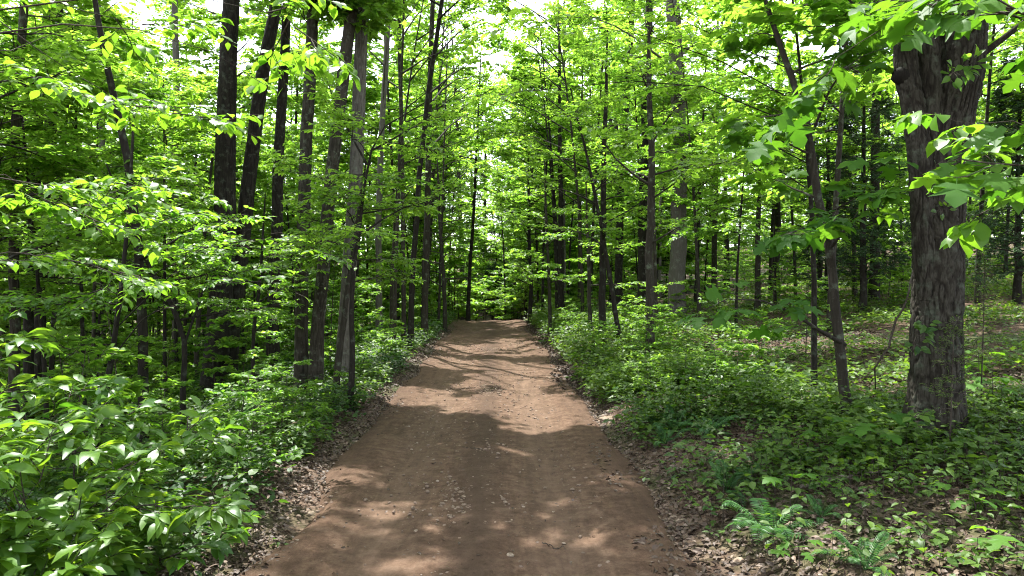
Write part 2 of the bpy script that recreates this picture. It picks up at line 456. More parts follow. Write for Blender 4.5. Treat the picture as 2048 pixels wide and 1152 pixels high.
for kk, pl in (('lobed', .34), ('oval', .16)):
    T0, F0 = LEAF[kk]; T0 = T0.copy(); T0[:, 0] += pl
    n0 = len(T0)
    LEAF[kk] = (np.concatenate([T0, [(0, .012, .02), (0, -.012, .02), (pl + .02, .008, 0), (pl + .02, -.008, 0)]]), np.concatenate([F0, [(n0, n0 + 1, n0 + 3), (n0, n0 + 3, n0 + 2)]]))
def leaves(acc, P, D, Nn, size, kind, rng, mat=0, width=1.0, tint=None, curl=0.0):
    if len(P) == 0:
        return
    D = nrm(D); B = nrm(np.cross(Nn, D)); Nn = np.cross(D, B)
    T, tris = LEAF[kind]
    n, k = len(P), len(T)
    w = width * rng.uniform(.85, 1.15, n)
    z = T[None, :, 2] * rng.uniform(.3, 1.7, n)[:, None] - curl * T[None, :, 0] ** 2
    V = P[:, None] + size[:, None, None] * (T[None, :, 0, None] * D[:, None] + (T[None, :, 1] * w[:, None])[..., None] * B[:, None] + z[..., None] * Nn[:, None])
    Fc = (tris[None] + (np.arange(n) * k)[:, None, None]).reshape(-1, 3)
    if tint is None:
        tint = np.clip(rng.normal(.45, .22, n), 0, 1)
    acc.add(V.reshape(-1, 3), Fc, mat, np.repeat(tint, len(tris)), smooth=kind in ('lobed', 'oval'))

def samp(P, t):
    """P (n,k,3), t (n,m) in 0..1 -> points, tangents (n,m,3)"""
    n, k, _ = P.shape
    f = np.clip(t, 0, .9999) * (k - 1); i = f.astype(int); r = (f - i)[..., None]
    a = P[np.arange(n)[:, None], i]; b = P[np.arange(n)[:, None], i + 1]
    return a * (1 - r) + b * r, nrm(b - a)

def grow(Pp, m, trange, length, ang, flat, rng, K=4, sag=0.1, up=0.1, taper=0.45):
    """m side shoots on each parent polyline, alternating sides, mostly in the horizontal plane when flat is small"""
    n = len(Pp)
    t = trange[0] + (np.arange(m)[None] + rng.uniform(0, 1, (n, m))) / m * (trange[1] - trange[0])
    B, T = samp(Pp, t)
    side = nrm(np.cross(T, np.array([0, 0, 1.0])) + 1e-6); upv = np.cross(side, T)
    sg = np.where((np.arange(m)[None] + rng.integers(0, 2, (n, 1))) % 2 == 0, 1.0, -1.0)
    a = np.radians(rng.uniform(ang[0], ang[1], (n, m)))[..., None]
    b = rng.normal(0, flat, (n, m))[..., None]
    D = np.cos(a) * T + np.sin(a) * (sg[..., None] * np.cos(b) * side + np.sin(b) * upv)
    D[..., 2] += up
    D = nrm(D)
    L = rng.uniform(length[0], length[1], (n, m)) * (1 - taper * t)
    s = np.linspace(0, 1, K)
    C = B[:, :, None] + D[:, :, None] * (L[..., None, None] * s[None, None, :, None])
    C[..., 2] -= sag * L[..., None] * s ** 2
    C += rng.normal(0, 0.035, C.shape) * (L[..., None, None] * (s > 0)[None, None, :, None])
    return C.reshape(n * m, K, 3), L.reshape(-1)

def twig_leaves(C, nl, rng, size, spread=1.0, tilt=0.35, droop=0.15, tip=True, t0=0.15):
    """leaves alternating along each twig -> P, D, N, size"""
    n = len(C)
    t = t0 + (np.arange(nl)[None] + rng.uniform(0, .6, (n, nl))) / nl * (1 - t0)
    P, T = samp(C, t)
    side = nrm(np.cross(T, np.array([0, 0, 1.0])) + 1e-6)
    sg = np.where(np.arange(nl) % 2 == 0, 1.0, -1.0)[None, :, None]
    D = T * rng.uniform(.35, .8, (n, nl, 1)) + sg * side * spread * rng.uniform(.6, 1.1, (n, nl, 1)) + rng.normal(0, .2, (n, nl, 3))
    D[..., 2] -= droop
    Nn = np.array([0, 0, 1.0]) + rng.normal(0, tilt, (n, nl, 3))
    s = rng.uniform(size[0], size[1], (n, nl)) * (0.8 + 0.35 * np.sin(np.pi * np.clip(t, 0, 1)))
    return P.reshape(-1, 3), nrm(D).reshape(-1, 3), nrm(Nn).reshape(-1, 3), s.reshape(-1)

def limbs_from(path, n, trange, length, elev, rng, K=6, sag=0.05, az=None, prof=None):
    t = trange[0] + (np.arange(n) + rng.uniform(.1, .9, n)) / n * (trange[1] - trange[0])
    B, T = samp(path[None], t[None]); B, T = B[0], T[0]
    if az is None:
        phi = np.arange(n) * 2.4 + rng.uniform(0, 6.28) + rng.normal(0, .35, n)
    else:
        phi = rng.uniform(az[0], az[1], n)
    e = np.radians(rng.uniform(elev[0], elev[1], n))
    D = np.stack([np.cos(phi) * np.cos(e), np.sin(phi) * np.cos(e), np.sin(e)], -1)
    u = (t - trange[0]) / max(1e-6, trange[1] - trange[0])
    pr = (1.0 - 0.55 * u) if prof is None else prof(u)
    L = rng.uniform(length[0], length[1], n) * pr
    s = np.linspace(0, 1, K)
    C = B[:, None] + D[:, None] * (L[:, None, None] * s[None, :, None])
    C[..., 2] -= sag * L[:, None] * s ** 2
    C += rng.normal(0, .03, C.shape) * L[:, None, None] * s[None, :, None]
    return C, L, t

def vnoise(u, v, nu, seed):
    """value noise, periodic in u (0..1 over nu cells), v in cells"""
    r = np.random.default_rng(seed).uniform(0, 1, (nu, 512))
    a = (u % 1.0) * nu; b = v + 40
    i = np.floor(a).astype(int); j = np.floor(b).astype(int)
    f = a - i; g = b - j; f = f * f * (3 - 2 * f); g = g * g * (3 - 2 * g)
    i0, i1, j0, j1 = i % nu, (i + 1) % nu, j % 512, (j + 1) % 512
    return (r[i0, j0] * (1 - f) + r[i1, j0] * f) * (1 - g) + (r[i0, j1] * (1 - f) + r[i1, j1] * f) * g

def bark_stem(acc, P, R, o, nth, nz, seed, depth, nu, flare=None):
    K = len(P)
    t = np.linspace(0, 1, nz)
    # smooth path
    C = np.stack([np.interp(t * (K - 1), np.arange(K), P[:, i]) for i in range(3)], -1)
    rr = np.interp(t * (K - 1), np.arange(K), R)
    for _ in range(12):
        C[1:-1] = (C[:-2] + C[1:-1] * 2 + C[2:]) / 4; rr[1:-1] = (rr[:-2] + 2 * rr[1:-1] + rr[2:]) / 4
    u = np.arange(nth) / nth
    U, Zc = np.meshgrid(u, C[:, 2] - C[0, 2])
    warp = (vnoise(U, Zc * 2.2, 7, seed + 5) - .5) * .10
    n1 = vnoise(U + warp * .5, Zc * 6.0, nu, seed); n2 = vnoise(U + warp * .8, Zc * 15.0, nu * 2, seed + 1); n3 = vnoise(U, Zc * 45, nu * 4, seed + 2)
    f1 = np.abs(2 * n1 - 1); f2 = np.abs(2 * n2 - 1)
    h = (np.minimum(f1 * 2.2, 1) - .6) * 1.0 + (np.minimum(f2 * 2.0, 1) - .6) * .55 + (n3 - .5) * .5
    big = (vnoise(U, Zc * .9, 5, seed + 3) - .5)
    Rr = rr[:, None] * (1 + .09 * big) + depth * h
    if flare is not None:
        fl = np.exp(-Zc / .22) * (.10 + .16 * np.maximum(0, np.cos(U * 2 * np.pi * 5 + .7 + 2 * big)))
        Rr = Rr + flare * fl
    ang = U * 2 * np.pi
    V = np.stack([C[:, 0][:, None] + Rr * np.cos(ang), C[:, 1][:, None] + Rr * np.sin(ang), np.broadcast_to(C[:, 2][:, None], Rr.shape)], -1) - o
    idx = np.arange(nth * nz).reshape(nz, nth)
    Q = np.stack([idx[:-1], np.roll(idx[:-1], -1, 1), np.roll(idx[1:], -1, 1), idx[1:]], -1).reshape(-1, 4)
    hq = np.clip(.5 + .42 * h, 0, 1); hq = ((hq[:-1] + hq[1:]) / 2).ravel()
    acc.add(V.reshape(-1, 3), Q, 0, hq, smooth=True)

def build_tree(path, rad, spec, rng, open_filter=False, origin=None):
    """returns (trunk mesh data, crown mesh data); coordinates relative to origin"""
    tr, cr = Acc(), Acc()
    path = np.asarray(path, float); rad = np.asarray(rad, float)
    o = path[0] if origin is None else origin
    # resample the trunk
    K = spec.get('k', 14)
    pp, _ = samp(path[None], np.linspace(0, 1, K)[None]); pp = pp[0]
    rr = np.interp(np.linspace(0, 1, K), np.linspace(0, 1, len(rad)), rad)
    wob = rng.normal(0, 1, (K, 3)) * rr[:, None] * 0.12; wob[0] = 0; wob[:, 2] = 0
    pp = pp + wob
    below = pp[0] - np.array([0, 0, .35])
    pt = np.concatenate([below[None], pp]); rt = np.concatenate([[rr[0] * 1.5], rr]); rt[1] *= 1.22
    S = spec.get('sides', 9)
    if spec.get('furrow'):
        bark_stem(tr, pt, rt, o, spec['furrow'], int(spec['furrow'] * 4.5), spec.get('seed', 1), .05 * float(rr[0]), 19, flare=float(rr[0]) * 1.2)
    elif not spec.get('no_trunk'):
        V, Q = tubes(pt[None], rt[None], S)
        tr.add(V - o, Q, 0, np.full(len(Q), .5), smooth=True)
    L1, len1, t1 = limbs_from(pp, spec['n1'], spec['t1'], spec['l1'], spec['e1'], rng, sag=spec.get('sag1', .05), az=spec.get('az'), prof=spec.get('prof'))
    if open_filter:      # no boughs cross an opening of the canopy
        q, _ = samp(L1, np.tile(np.linspace(.05, 1, 8), (len(L1), 1)))
        ok = keep_shade(q.reshape(-1, 3)).reshape(len(L1), 8).mean(1) > .7
        if ok.sum() > 2: L1, len1, t1 = L1[ok], len1[ok], t1[ok]
    if spec.get('extra') is not None:
        ex = spec['extra']; L1 = np.concatenate([L1, ex]); len1 = np.concatenate([len1, np.linalg.norm(ex[:, -1] - ex[:, 0], axis=1)]); t1 = np.concatenate([t1, np.full(len(ex), .4)])
    r1 = np.minimum(np.interp(t1, np.linspace(0, 1, K), rr) * .55, .009 + .009 * len1) * spec.get('limb_r', 1.0)
    R1 = r1[:, None] * np.linspace(1, .12, L1.shape[1])[None] ** 1.3
    V, Q = tubes(L1, R1, 6); tr.add(V - o, Q, 0, np.full(len(Q), .5), smooth=True)
    L2, len2 = grow(L1, spec['n2'], spec.get('t2', (.2, 1.0)), spec['l2'], spec.get('a2', (35, 60)), spec['flat'], rng, 4, spec.get('sag2', .1), spec.get('up2', .1))
    if open_filter:
        ok = keep_shade(L2.reshape(-1, 3)).reshape(-1, 4).mean(1) > .6
        L2, len2 = L2[ok], len2[ok]
    R2 = (.004 + .004 * len2)[:, None] * np.linspace(1, .3, 4)[None]
    V, Q = tubes(L2, R2, 4); cr.add(V - o, Q, 1, smooth=True)
    L3, len3 = grow(L2, spec['n3'], (.1, 1.0), spec['l3'], spec.get('a3', (30, 60)), spec['flat'], rng, 3, .1, 0.0)
    tips, _ = grow(L1, 1, (.93, 1.0), spec['l3'], (0, 15), .1, rng, 3, .1)
    L3 = np.concatenate([L3, tips, L2[:, 1:]])
    if spec.get('twigs', True):
        V, Q = tubes(L3, np.full((len(L3), 3), 1.0) * np.array([.0035, .0026, .0016])[None], 3); cr.add(V - o, Q, 1)
    P, D, Nn, s = twig_leaves(L3, spec['nl'], rng, spec['size'], tilt=spec.get('tilt', .35), droop=spec.get('droop', .15))
    if open_filter:
        k = keep_shade(P) | (rng.uniform(0, 1, len(P)) < spec.get('stay', 0)); P, D, Nn, s = P[k], D[k], Nn[k], s[k]
    gz = spec.get('minz')
    if gz is not None:
        k = P[:, 2] > gz; P, D, Nn, s = P[k], D[k], Nn[k], s[k]
    # whole sprays share a shade, so the crown has lighter and darker clumps
    ph = snoise(P[:, 0] * 2.1 + P[:, 2], P[:, 1] * 2.1 - P[:, 2] * 1.7, spec.get('seed', 9))
    tint = np.clip(spec.get('tint', .5) + .18 * ph + rng.normal(0, .2, len(P)), 0, 1)
    leaves(cr, P - o, D, Nn, s, spec.get('kind', 'rhomb'), rng, 0, spec.get('width', 1.0), tint, spec.get('curl', .0))
    return tr, cr

def tree_thing(name, label, cat, path, rad, spec, rng, bark, leaf, group=None, filt=True, cname='crown'):
    root = thing(name, label, cat, tuple(path[0]), group)
    tr, cr = build_tree(path, rad, spec, rng, filt)
    link('trunk', tr.mesh(name + '_trunk', [M[bark]]), root)
    link(cname, cr.mesh(name + '_' + cname, [M[leaf], M['twig']]), root)
    return root

CANOPY = dict(n1=17, t1=(.55, 1.0), l1=(2.6, 4.8), e1=(5, 50), n2=8, l2=(.9, 1.9), n3=6, l3=(.4, .8), nl=10, size=(.15, .22), flat=.55, tilt=.45, kind='rhomb', sides=12, width=1.15,
              prof=lambda u: .75 + .35 * np.sin(np.pi * np.clip(u * .9 + .05, 0, 1)))
UNDER = dict(n1=16, t1=(.22, 1.0), l1=(1.5, 2.8), e1=(2, 32), n2=8, l2=(.5, 1.1), n3=4, l3=(.25, .5), nl=8, size=(.075, .115), flat=.22, tilt=.28, kind='hex', sides=7, width=1.1)

# ------------------------------------------------------------------ the ground, the road
def grid_sheet(xs, ys, zf, name, mat):
    X, Y = np.meshgrid(xs, ys)
    Z = zf(X, Y)
    a = Acc(); ny, nx = X.shape
    idx = np.arange(nx * ny).reshape(ny, nx)
    Q = np.stack([idx[:-1, :-1], idx[:-1, 1:], idx[1:, 1:], idx[1:, :-1]], -1).reshape(-1, 4)
    a.add(np.stack([X, Y, Z], -1).reshape(-1, 3), Q, 0, smooth=True)
    return a.mesh(name, [mat]), X, Y
xs = np.concatenate([-np.geomspace(400, 12.2, 40), np.arange(-12, 16, .16), np.geomspace(16.2, 400, 40)])
ys = np.concatenate([np.linspace(-300, -8, 25), np.arange(-7.5, 2, .5), np.arange(2, 26, .16), np.arange(26, 70, .5), np.geomspace(70.5, 600, 45)])
me, _, _ = grid_sheet(xs, ys, ground_sheet_z, "ground", M['ground'])
tag(link("ground", me), kind="structure")

ss = np.linspace(-2.35, 2.35, 95)
ry = np.concatenate([np.arange(-6, 24, .09), np.arange(24, 75, .25)])
S_, Y_ = np.meshgrid(ss, ry)
X_ = S_ + road_c(Y_)
edge = 1.78 + .16 * snoise(Y_ * .9, np.sign(S_) * 7, 11) + .07 * snoise(Y_ * 3.3, np.sign(S_) * 5, 12)
Z_ = road_z(Y_) + .012 + .02 * np.exp(-(S_ / .22) ** 2) - .035 * np.exp(-((np.abs(S_) - .85) / .33) ** 2) + .03 * sstep(1.1, 1.6, np.abs(S_))
Z_ += .008 * snoise(X_ * 5, Y_ * 5, 13) + .006 * snoise(X_ * 11, Y_ * 9, 14) + .012 * snoise(X_ * 1.3, Y_ * .9, 15)
Z_ -= .25 * sstep(0, .5, np.abs(S_) - edge)
a = Acc(); nyr, nxr = X_.shape
idx = np.arange(nxr * nyr).reshape(nyr, nxr)
a.add(np.stack([X_, Y_, Z_], -1).reshape(-1, 3), np.stack([idx[:-1, :-1], idx[:-1, 1:], idx[1:, 1:], idx[1:, :-1]], -1).reshape(-1, 4), 0, smooth=True)
me = a.mesh("dirt_road", [M['road']])
at_ = me.attributes.new("across", 'FLOAT', 'POINT'); at_.data.foreach_set("value", S_.ravel().astype(np.float32))
tag(link("dirt_road", me), kind="structure")

def surf_z(x, y):
    """top of road or ground"""
    s = np.asarray(x) - road_c(np.asarray(y))
    return np.where(np.abs(s) < 1.7, road_z(y) + .012 - .03 * np.exp(-((np.abs(s) - .85) / .33) ** 2), ground_z(x, y))

# ------------------------------------------------------------------ measured trees
def px_path(pts, Y, top=None, base=True):
    """pixel polyline (from the base up) at distance Y -> world points, carried on up to height top"""
    p = [at(x, y, Y) for x, y in pts]
    if base:
        g = p[0].copy(); g[2] = float(ground_z(g[0], g[1]))
        if g[2] < p[0][2] - .05: p = [g] + p
        else: p[0] = g
    if top is not None and top > p[-1][2]:
        d = p[-1] - p[max(0, len(p) - 3)]; d = d / max(d[2], .1)
        for f in (1.0,):
            q = p[-1] + d * (top - p[-1][2]) * f * .8; q[2] = p[-1][2] + (top - p[-1][2]) * f
            p.append(q)
    P = np.array(p)
    # even spacing in height
    z = np.linspace(P[0, 2], P[-1, 2], 12)
    order = np.argsort(P[:, 2])
    return np.stack([np.interp(z, P[order, 2], P[order, i]) for i in range(3)], -1)

def big_tree(name, pts, w0, w1, Y, top, label, bark='bark', group=None, spec=None, rng=None, leaf='leaf_high'):
    path = px_path(pts, Y, top)
    r0, r1 = .42 * w0 / F_PX * Y, .42 * w1 / F_PX * Y
    zf = np.linspace(0, 1, 12)
    seen_top = (at(pts[-1][0], max(0, pts[-1][1]), Y)[2] - path[0, 2]) / max(.1, path[-1, 2] - path[0, 2])
    rad = np.interp(zf, [0, max(.05, seen_top), 1.0], [r0, r1, r1 * .3])
    sp = dict(CANOPY); sp.update(spec or {})
    return tree_thing(name, label, 'tree', path, rad, sp, rng or RNG, bark, leaf, group)

TALL = [
    # pts from the base upward, width at base and at the top of what shows, distance, height
    ([(425, 810), (440, 600), (450, 300), (457, 120), (466, 0)], 58, 36, 16.5, 17, 'thickest dark trunk on the downhill side, behind the glossy shrub', 'bark_dark'),
    ([(452, 790), (470, 560), (500, 380), (520, 180), (553, 0)], 40, 27, 17.0, 17, 'dark trunk leaning towards the track from the base of the thickest downhill trunk', 'bark_dark'),
    ([(548, 785), (546, 560), (556, 330), (566, 150), (574, 0)], 30, 20, 17.5, 18, 'slim dark upright trunk between the leaning trunk and the close pair', 'bark_dark'),
    ([(603, 800), (606, 450), (616, 200), (626, 0)], 32, 25, 14.6, 18, 'straight brown trunk of the close pair, the one farther from the track', 'bark'),
    ([(630, 812), (637, 600), (656, 400), (681, 200), (702, 30)], 31, 28, 14.2, 18, 'leaning trunk of the close pair, crossing towards the track as it rises', 'bark'),
    ([(682, 760), (694, 600), (711, 350), (722, 100), (730, 0)], 34, 28, 14.8, 17, 'grey lichened trunk just beside the track with a dark mossy foot', 'bark_pale'),
    ([(758, 640), (757, 410), (764, 260), (775, 60)], 16, 13, 27, 19, 'pale trunk standing behind the arching sapling on the downhill side', 'bark_pale'),
    ([(807, 646), (806, 400), (800, 150), (797, 0)], 11, 9, 23, 18, 'thin straight trunk nearest the camera in the group of three at the verge', 'bark'),
    ([(821, 650), (834, 400), (848, 250), (870, 90), (885, 0)], 14, 10, 22, 18, 'thin trunk curving over the track in the group of three at the verge', 'bark_dark'),
    ([(849, 650), (854, 480), (858, 250), (861, 120), (866, 0)], 16, 11, 25, 19, 'upright back trunk in the group of three at the verge', 'bark'),
    ([(936, 636), (938, 560), (948, 420)], 10, 7, 40, 16, 'small dark trunk at the far end of the track where it tops the rise', 'bark_dark'),
    ([(205, 640), (206, 340), (203, 170), (196, 0)], 15, 12, 28, 18, 'far grey trunk behind the leaning dark sapling on the downhill side', 'bark_pale'),
    ([(352, 640), (352, 300), (352, 110), (350, 0)], 18, 14, 26, 18, 'far pale upright trunk between the leaning dark sapling and the thickest trunk', 'bark_pale'),
    ([(28, 720), (27, 450), (38, 130), (48, 0)], 24, 17, 12.0, 14, 'forked slender trunk at the outer edge of the downhill wood', 'bark'),
    ([(55, 690), (62, 480), (78, 240), (95, 0)], 22, 18, 15.0, 16, 'dark trunk close behind the forked slender trunk', 'bark_dark'),
    ([(75, 690), (90, 420), (106, 170), (118, 0)], 28, 22, 17.0, 17, 'second dark trunk behind the forked slender trunk, leaning inward', 'bark_dark'),
    ([(1355, 645), (1359, 300), (1352, 140), (1346, 0)], 40, 33, 25.0, 19, 'thick pale trunk standing alone on the uphill bank past the track', 'bark_pale'),
    ([(1285, 640), (1286, 400), (1296, 150), (1300, 0)], 28, 18, 27.0, 19, 'dark trunk behind the slim straight sapling on the uphill bank', 'bark_dark'),
    ([(1238, 640), (1240, 380), (1250, 230), (1262, 60)], 20, 14, 32.0, 19, 'dark far trunk with a sunlit edge, beyond the ivy covered trunk', 'bark_dark'),
    ([(1128, 620), (1127, 300), (1128, 70)], 9, 7, 40, 19, 'thin far trunk in the bright gap above the end of the track', 'bark_pale'),
    ([(1123, 610), (1122, 500), (1120, 300)], 16, 10, 34, 17, 'dark far trunk near the bend, uphill of the track end', 'bark_dark'),
    ([(1550, 600), (1552, 500), (1556, 300), (1560, 100)], 20, 14, 32, 18, 'dark trunk on the hillside between pale lone trunk and cedar', 'bark_dark'),
    ([(1748, 560), (1750, 350), (1752, 190), (1756, 0)], 22, 17, 24, 18, 'dark trunk rising behind the cedar on the hillside', 'bark_dark'),
    ([(1428, 600), (1430, 430), (1434, 200)], 14, 10, 33, 17, 'slim far trunk on the hillside just past the pale lone trunk', 'bark'),
]
def px_limb(pts, Y0, Y1, K=6):
    p = np.array([at(x, y, Y0 + (Y1 - Y0) * i / (len(pts) - 1)) for i, (x, y) in enumerate(pts)])
    q, _ = samp(p[None], np.linspace(0, 1, K)[None])
    return q[0]
BOUGHS = {7: [([(800, 80), (840, 20), (910, -20)], 2), ([(800, 150), (860, 110), (935, 95)], -2), ([(798, 40), (760, -20), (720, -50)], 1)],
          5: [([(722, 30), (670, -150), (590, -210)], -2.6), ([(724, 20), (690, -170), (600, -170)], -2.8), ([(725, 0), (650, -200), (570, -260)], -2.4), ([(724, 10), (700, -150), (640, -200)], -3.0), ([(724, 10), (680, -190), (610, -235)], -2.2)],  # boughs above the frame, added to block sun on the track edge
          8: [([(865, 120), (920, 60), (1005, 20)], 1), ([(856, 190), (915, 140), (990, 105)], 2), ([(875, 40), (930, -10), (1020, -30)], -2), ([(840, 320), (900, 290), (960, 270)], 1)],
          9: [([(860, 210), (900, 160), (965, 150), (1030, 190)], 3), ([(862, 100), (905, 40), (960, 50)], 3), ([(858, 300), (910, 240), (975, 210)], 3)],
          16: [([(1352, 140), (1250, 60), (1150, 20)], -3), ([(1354, 200), (1280, 150), (1200, 120)], 2), ([(1352, 120), (1420, 60), (1500, 30)], 2)],
          19: [([(1127, 260), (1060, 180), (1000, 150)], 2), ([(1127, 180), (1070, 90), (1000, 60)], 2), ([(1127, 120), (1040, 30), (960, 10)], -2), ([(1127, 300), (1050, 250), (980, 200)], -3), ([(1127, 220), (1040, 150), (950, 110)], -4), ([(1127, 60), (1030, 0), (940, -40)], -4), ([(1127, 90), (1180, 30), (1240, 10)], -2)]}
for i, t in enumerate(TALL):
    pts, w0, w1, Y, top, lab, bk = t
    far = Y > 24
    sp = dict(seed=20 + i, n1=18, t1=(.42, 1.0), prof=lambda u: np.where(u < .3, .2 + .6 * u, .65 + .45 * np.sin(np.pi * np.clip(u, 0, 1))), e1=(0, 48))
    if Y < 19: sp['furrow'] = 90
    if i in BOUGHS: sp['extra'] = np.stack([px_limb(b, Y, Y + rr_) for b, rr_ in BOUGHS[i]])
    if far: sp.update(n1=20, n2=7, n3=4, nl=9, size=(.15, .22), t1=(.25, 1.0))
    big_tree('forest_tree', pts, w0, w1, Y, top, lab, bk, 'tall trunks along the track', sp, np.random.default_rng(100 + i))

# measured slender understory trees
def slim(name, pts, w0, w1, Y, top, label, bark, spec, seed, leaf='leaf', filt=True, cat='sapling', group=None):
    path = px_path(pts, Y, top)
    r0, r1 = w0 / 2 / F_PX * Y, w1 / 2 / F_PX * Y
    rad = np.interp(np.linspace(0, 1, 12), [0, .7, 1], [r0, r1, r1 * .35])
    sp = dict(UNDER); sp.update(spec)
    return tree_thing(name, label, cat, path, rad, sp, np.random.default_rng(seed), bark, leaf, group, filt)

def px_limb(pts, Y0, Y1, K=6):
    p = np.array([at(x, y, Y0 + (Y1 - Y0) * i / (len(pts) - 1)) for i, (x, y) in enumerate(pts)])
    q, _ = samp(p[None], np.linspace(0, 1, K)[None])
    return q[0]

slim('understory_tree', [(287, 800), (284, 600), (266, 380), (240, 230), (206, 110), (190, 0)], 22, 13, 10.0, 8.0, 'leaning dark sapling with spreading layers before the far grey trunk', 'bark_dark',
     dict(t1=(.30, 1.0), n1=18), 201)
slim('understory_tree', [(365, 800), (372, 680), (340, 600), (300, 540)], 13, 8, 11.0, 4.2, 'low forked sapling with a Y stem in front of the thickest trunk', 'bark_dark',
     dict(t1=(.45, 1.0), n1=9, extra=np.stack([px_limb([(372, 680), (400, 600), (425, 520), (440, 460)], 11, 11.2)])), 202)
slim('understory_tree', [(700, 800), (706, 700), (702, 560), (716, 480), (735, 330), (765, 225), (850, 205)], 14, 6, 12.0, None, 'arching sapling bending over the track with a bare curved stem', 'bark_dark',
     dict(t1=(.5, 1.0), n1=10, e1=(-5, 25), extra=np.stack([px_limb([(722, 470), (790, 420), (870, 400), (940, 360)], 12, 12.5), px_limb([(735, 330), (690, 250), (660, 180), (640, 120)], 12, 12.2),
                                                            px_limb([(745, 300), (800, 270), (850, 240), (900, 230)], 12, 12.8)])), 203)
slim('understory_tree', [(668, 824), (684, 660), (704, 520), (712, 470)], 16, 9, 12.6, 4.2, 'thin leaning stem at the foot of the grey lichened trunk', 'bark', dict(n1=8, t1=(.5, 1), l1=(.9, 1.6)), 204)
slim('understory_tree', [(1300, 732), (1298, 560), (1304, 300), (1296, 150), (1300, 0)], 20, 12, 15.5, 8.5, 'slim straight sapling with ascending forks on the uphill verge', 'bark',
     dict(t1=(.3, 1.0), n1=16, extra=np.stack([px_limb([(1298, 370), (1240, 330), (1190, 260), (1150, 220)], 15.5, 14.6), px_limb([(1303, 290), (1340, 225), (1380, 195), (1450, 165)], 15.5, 15),
                                               px_limb([(1306, 350), (1360, 335), (1420, 325), (1480, 330)], 15.5, 15.2)])), 205)
slim('understory_tree', [(1204, 662), (1205, 450), (1208, 300), (1212, 180), (1215, 60)], 16, 9, 20.0, 9.5, 'straight stem furred with climbing ivy on the uphill verge', 'bark_dark', dict(t1=(.25, 1), n1=20, l1=(.9, 2.2)), 206)
slim('understory_tree', [(1240, 672), (1226, 600), (1204, 460), (1170, 290), (1145, 200)], 11, 6, 19.0, 7.6, 'crooked thin stem leaning out towards the track beside the ivy stem', 'bark_dark', dict(t1=(.35, 1), n1=12), 207)
slim('understory_tree', [(1180, 655), (1178, 560), (1174, 440)], 9, 6, 22.0, 5.5, 'short dark stem with sunlit leaf layers by the ivy stem', 'bark', dict(t1=(.3, 1), n1=12), 208)
slim('understory_tree', [(1515, 582), (1516, 440), (1520, 300)], 13, 8, 24.0, 8, 'thin upright stem on the open hillside below the cedar', 'bark', dict(t1=(.35, 1), n1=14), 209)
slim('understory_tree', [(1640, 545), (1640, 470), (1636, 380)], 10, 7, 26.0, 8, 'thin grey stem on the hillside beside the dark cedar', 'bark', dict(t1=(.35, 1), n1=14), 210)
slim('understory_tree', [(505, 770), (508, 640), (520, 570)], 9, 6, 13.0, 4.0, 'wispy sapling standing before the slim dark upright trunk', 'bark_dark', dict(t1=(.35, 1), n1=10, l1=(.8, 1.7)), 211)
# layered maples over the far end of the track
slim('understory_tree', [(1060, 625), (1062, 560), (1058, 480)], 9, 6, 36.0, 9, 'bright layered maple leaning over the far end of the track', 'bark_dark', dict(t1=(.2, 1), n1=24, l1=(2.2, 4.0), size=(.13, .18), n2=9), 212)
slim('understory_tree', [(890, 640), (888, 560), (880, 450)], 9, 6, 30.0, 8, 'wide layered maple with a wispy dead branch at the downhill verge', 'bark', dict(t1=(.2, 1), n1=22, l1=(2.0, 3.3), size=(.11, .16), n2=9), 213)
slim('understory_tree', [(1100, 640), (1098, 560), (1092, 430)], 8, 5, 27.0, 7, 'sunlit layered maple at the uphill verge near the bend', 'bark', dict(t1=(.2, 1), n1=20, l1=(1.6, 2.7), size=(.10, .15), n2=9), 214)

# ------------------------------------------------------------------ the forked oak
OY = 7.6
def oak_path(pts, dy=0.0):
    P = np.array([at(x, y, OY + dy) for x, y, w in pts]); R = np.array([w / 2 / F_PX * (OY + dy) for x, y, w in pts])
    return P, R
mp, mr = oak_path([(1870, 915, 106), (1872, 800, 98), (1873, 650, 93), (1876, 500, 90), (1879, 400, 90), (1890, 290, 84), (1904, 225, 82), (1920, 150, 82), (1930, 20, 80), (1936, -90, 78)])
top = np.array([mp[-1] + (0.25, 0, 2.0), mp[-1] + (.4, .3, 5.5), mp[-1] + (.3, .2, 10.5)])
oak_full = np.concatenate([mp[4:], top]); oak_r = np.concatenate([mr[4:], [.25, .17, .05]])
oak_o = mp[0].copy(); oak_o[2] = float(ground_z(mp[0, 0], mp[0, 1]))
oak = thing('forked_oak', 'big furrowed oak with a forked trunk and creeper leaves on it, on the uphill bank', 'tree', tuple(oak_o))
sp = dict(CANOPY); sp.update(no_trunk=True, t1=(.35, 1.0), n1=22, l1=(3.0, 5.0), k=14, seed=3)
tr, cr = build_tree(oak_full, oak_r, sp, np.random.default_rng(55), True, origin=oak_o)
bark_stem(tr, np.concatenate([mp, top[:1] * 1.0]), np.concatenate([mr, [.24]]), oak_o, 300, 640, 300, .015, 30, flare=1.7)
bark_stem(tr, top, np.array([.24, .17, .05]), oak_o, 40, 60, 301, .01, 12)
lp, lr = oak_path([(1852, 600, 30), (1847, 500, 40), (1844, 400, 42), (1839, 310, 42), (1829, 230, 44), (1813, 150, 44), (1807, 60, 36), (1799, -20, 32), (1789, -120, 30)], -.10)
bark_stem(tr, lp, lr, oak_o, 170, 420, 310, .012, 17)
q = np.array([lp[-1], lp[-1] + (-.5, .2, 2.2), lp[-1] + (-1.2, .3, 6)])
bark_stem(tr, q, np.array([.10, .08, .03]), oak_o, 30, 60, 312, .006, 9)
cp_, cr_ = oak_path([(1868, 380, 34), (1864, 270, 42), (1859, 140, 40), (1856, 20, 30), (1855, -60, 24)], -.06)
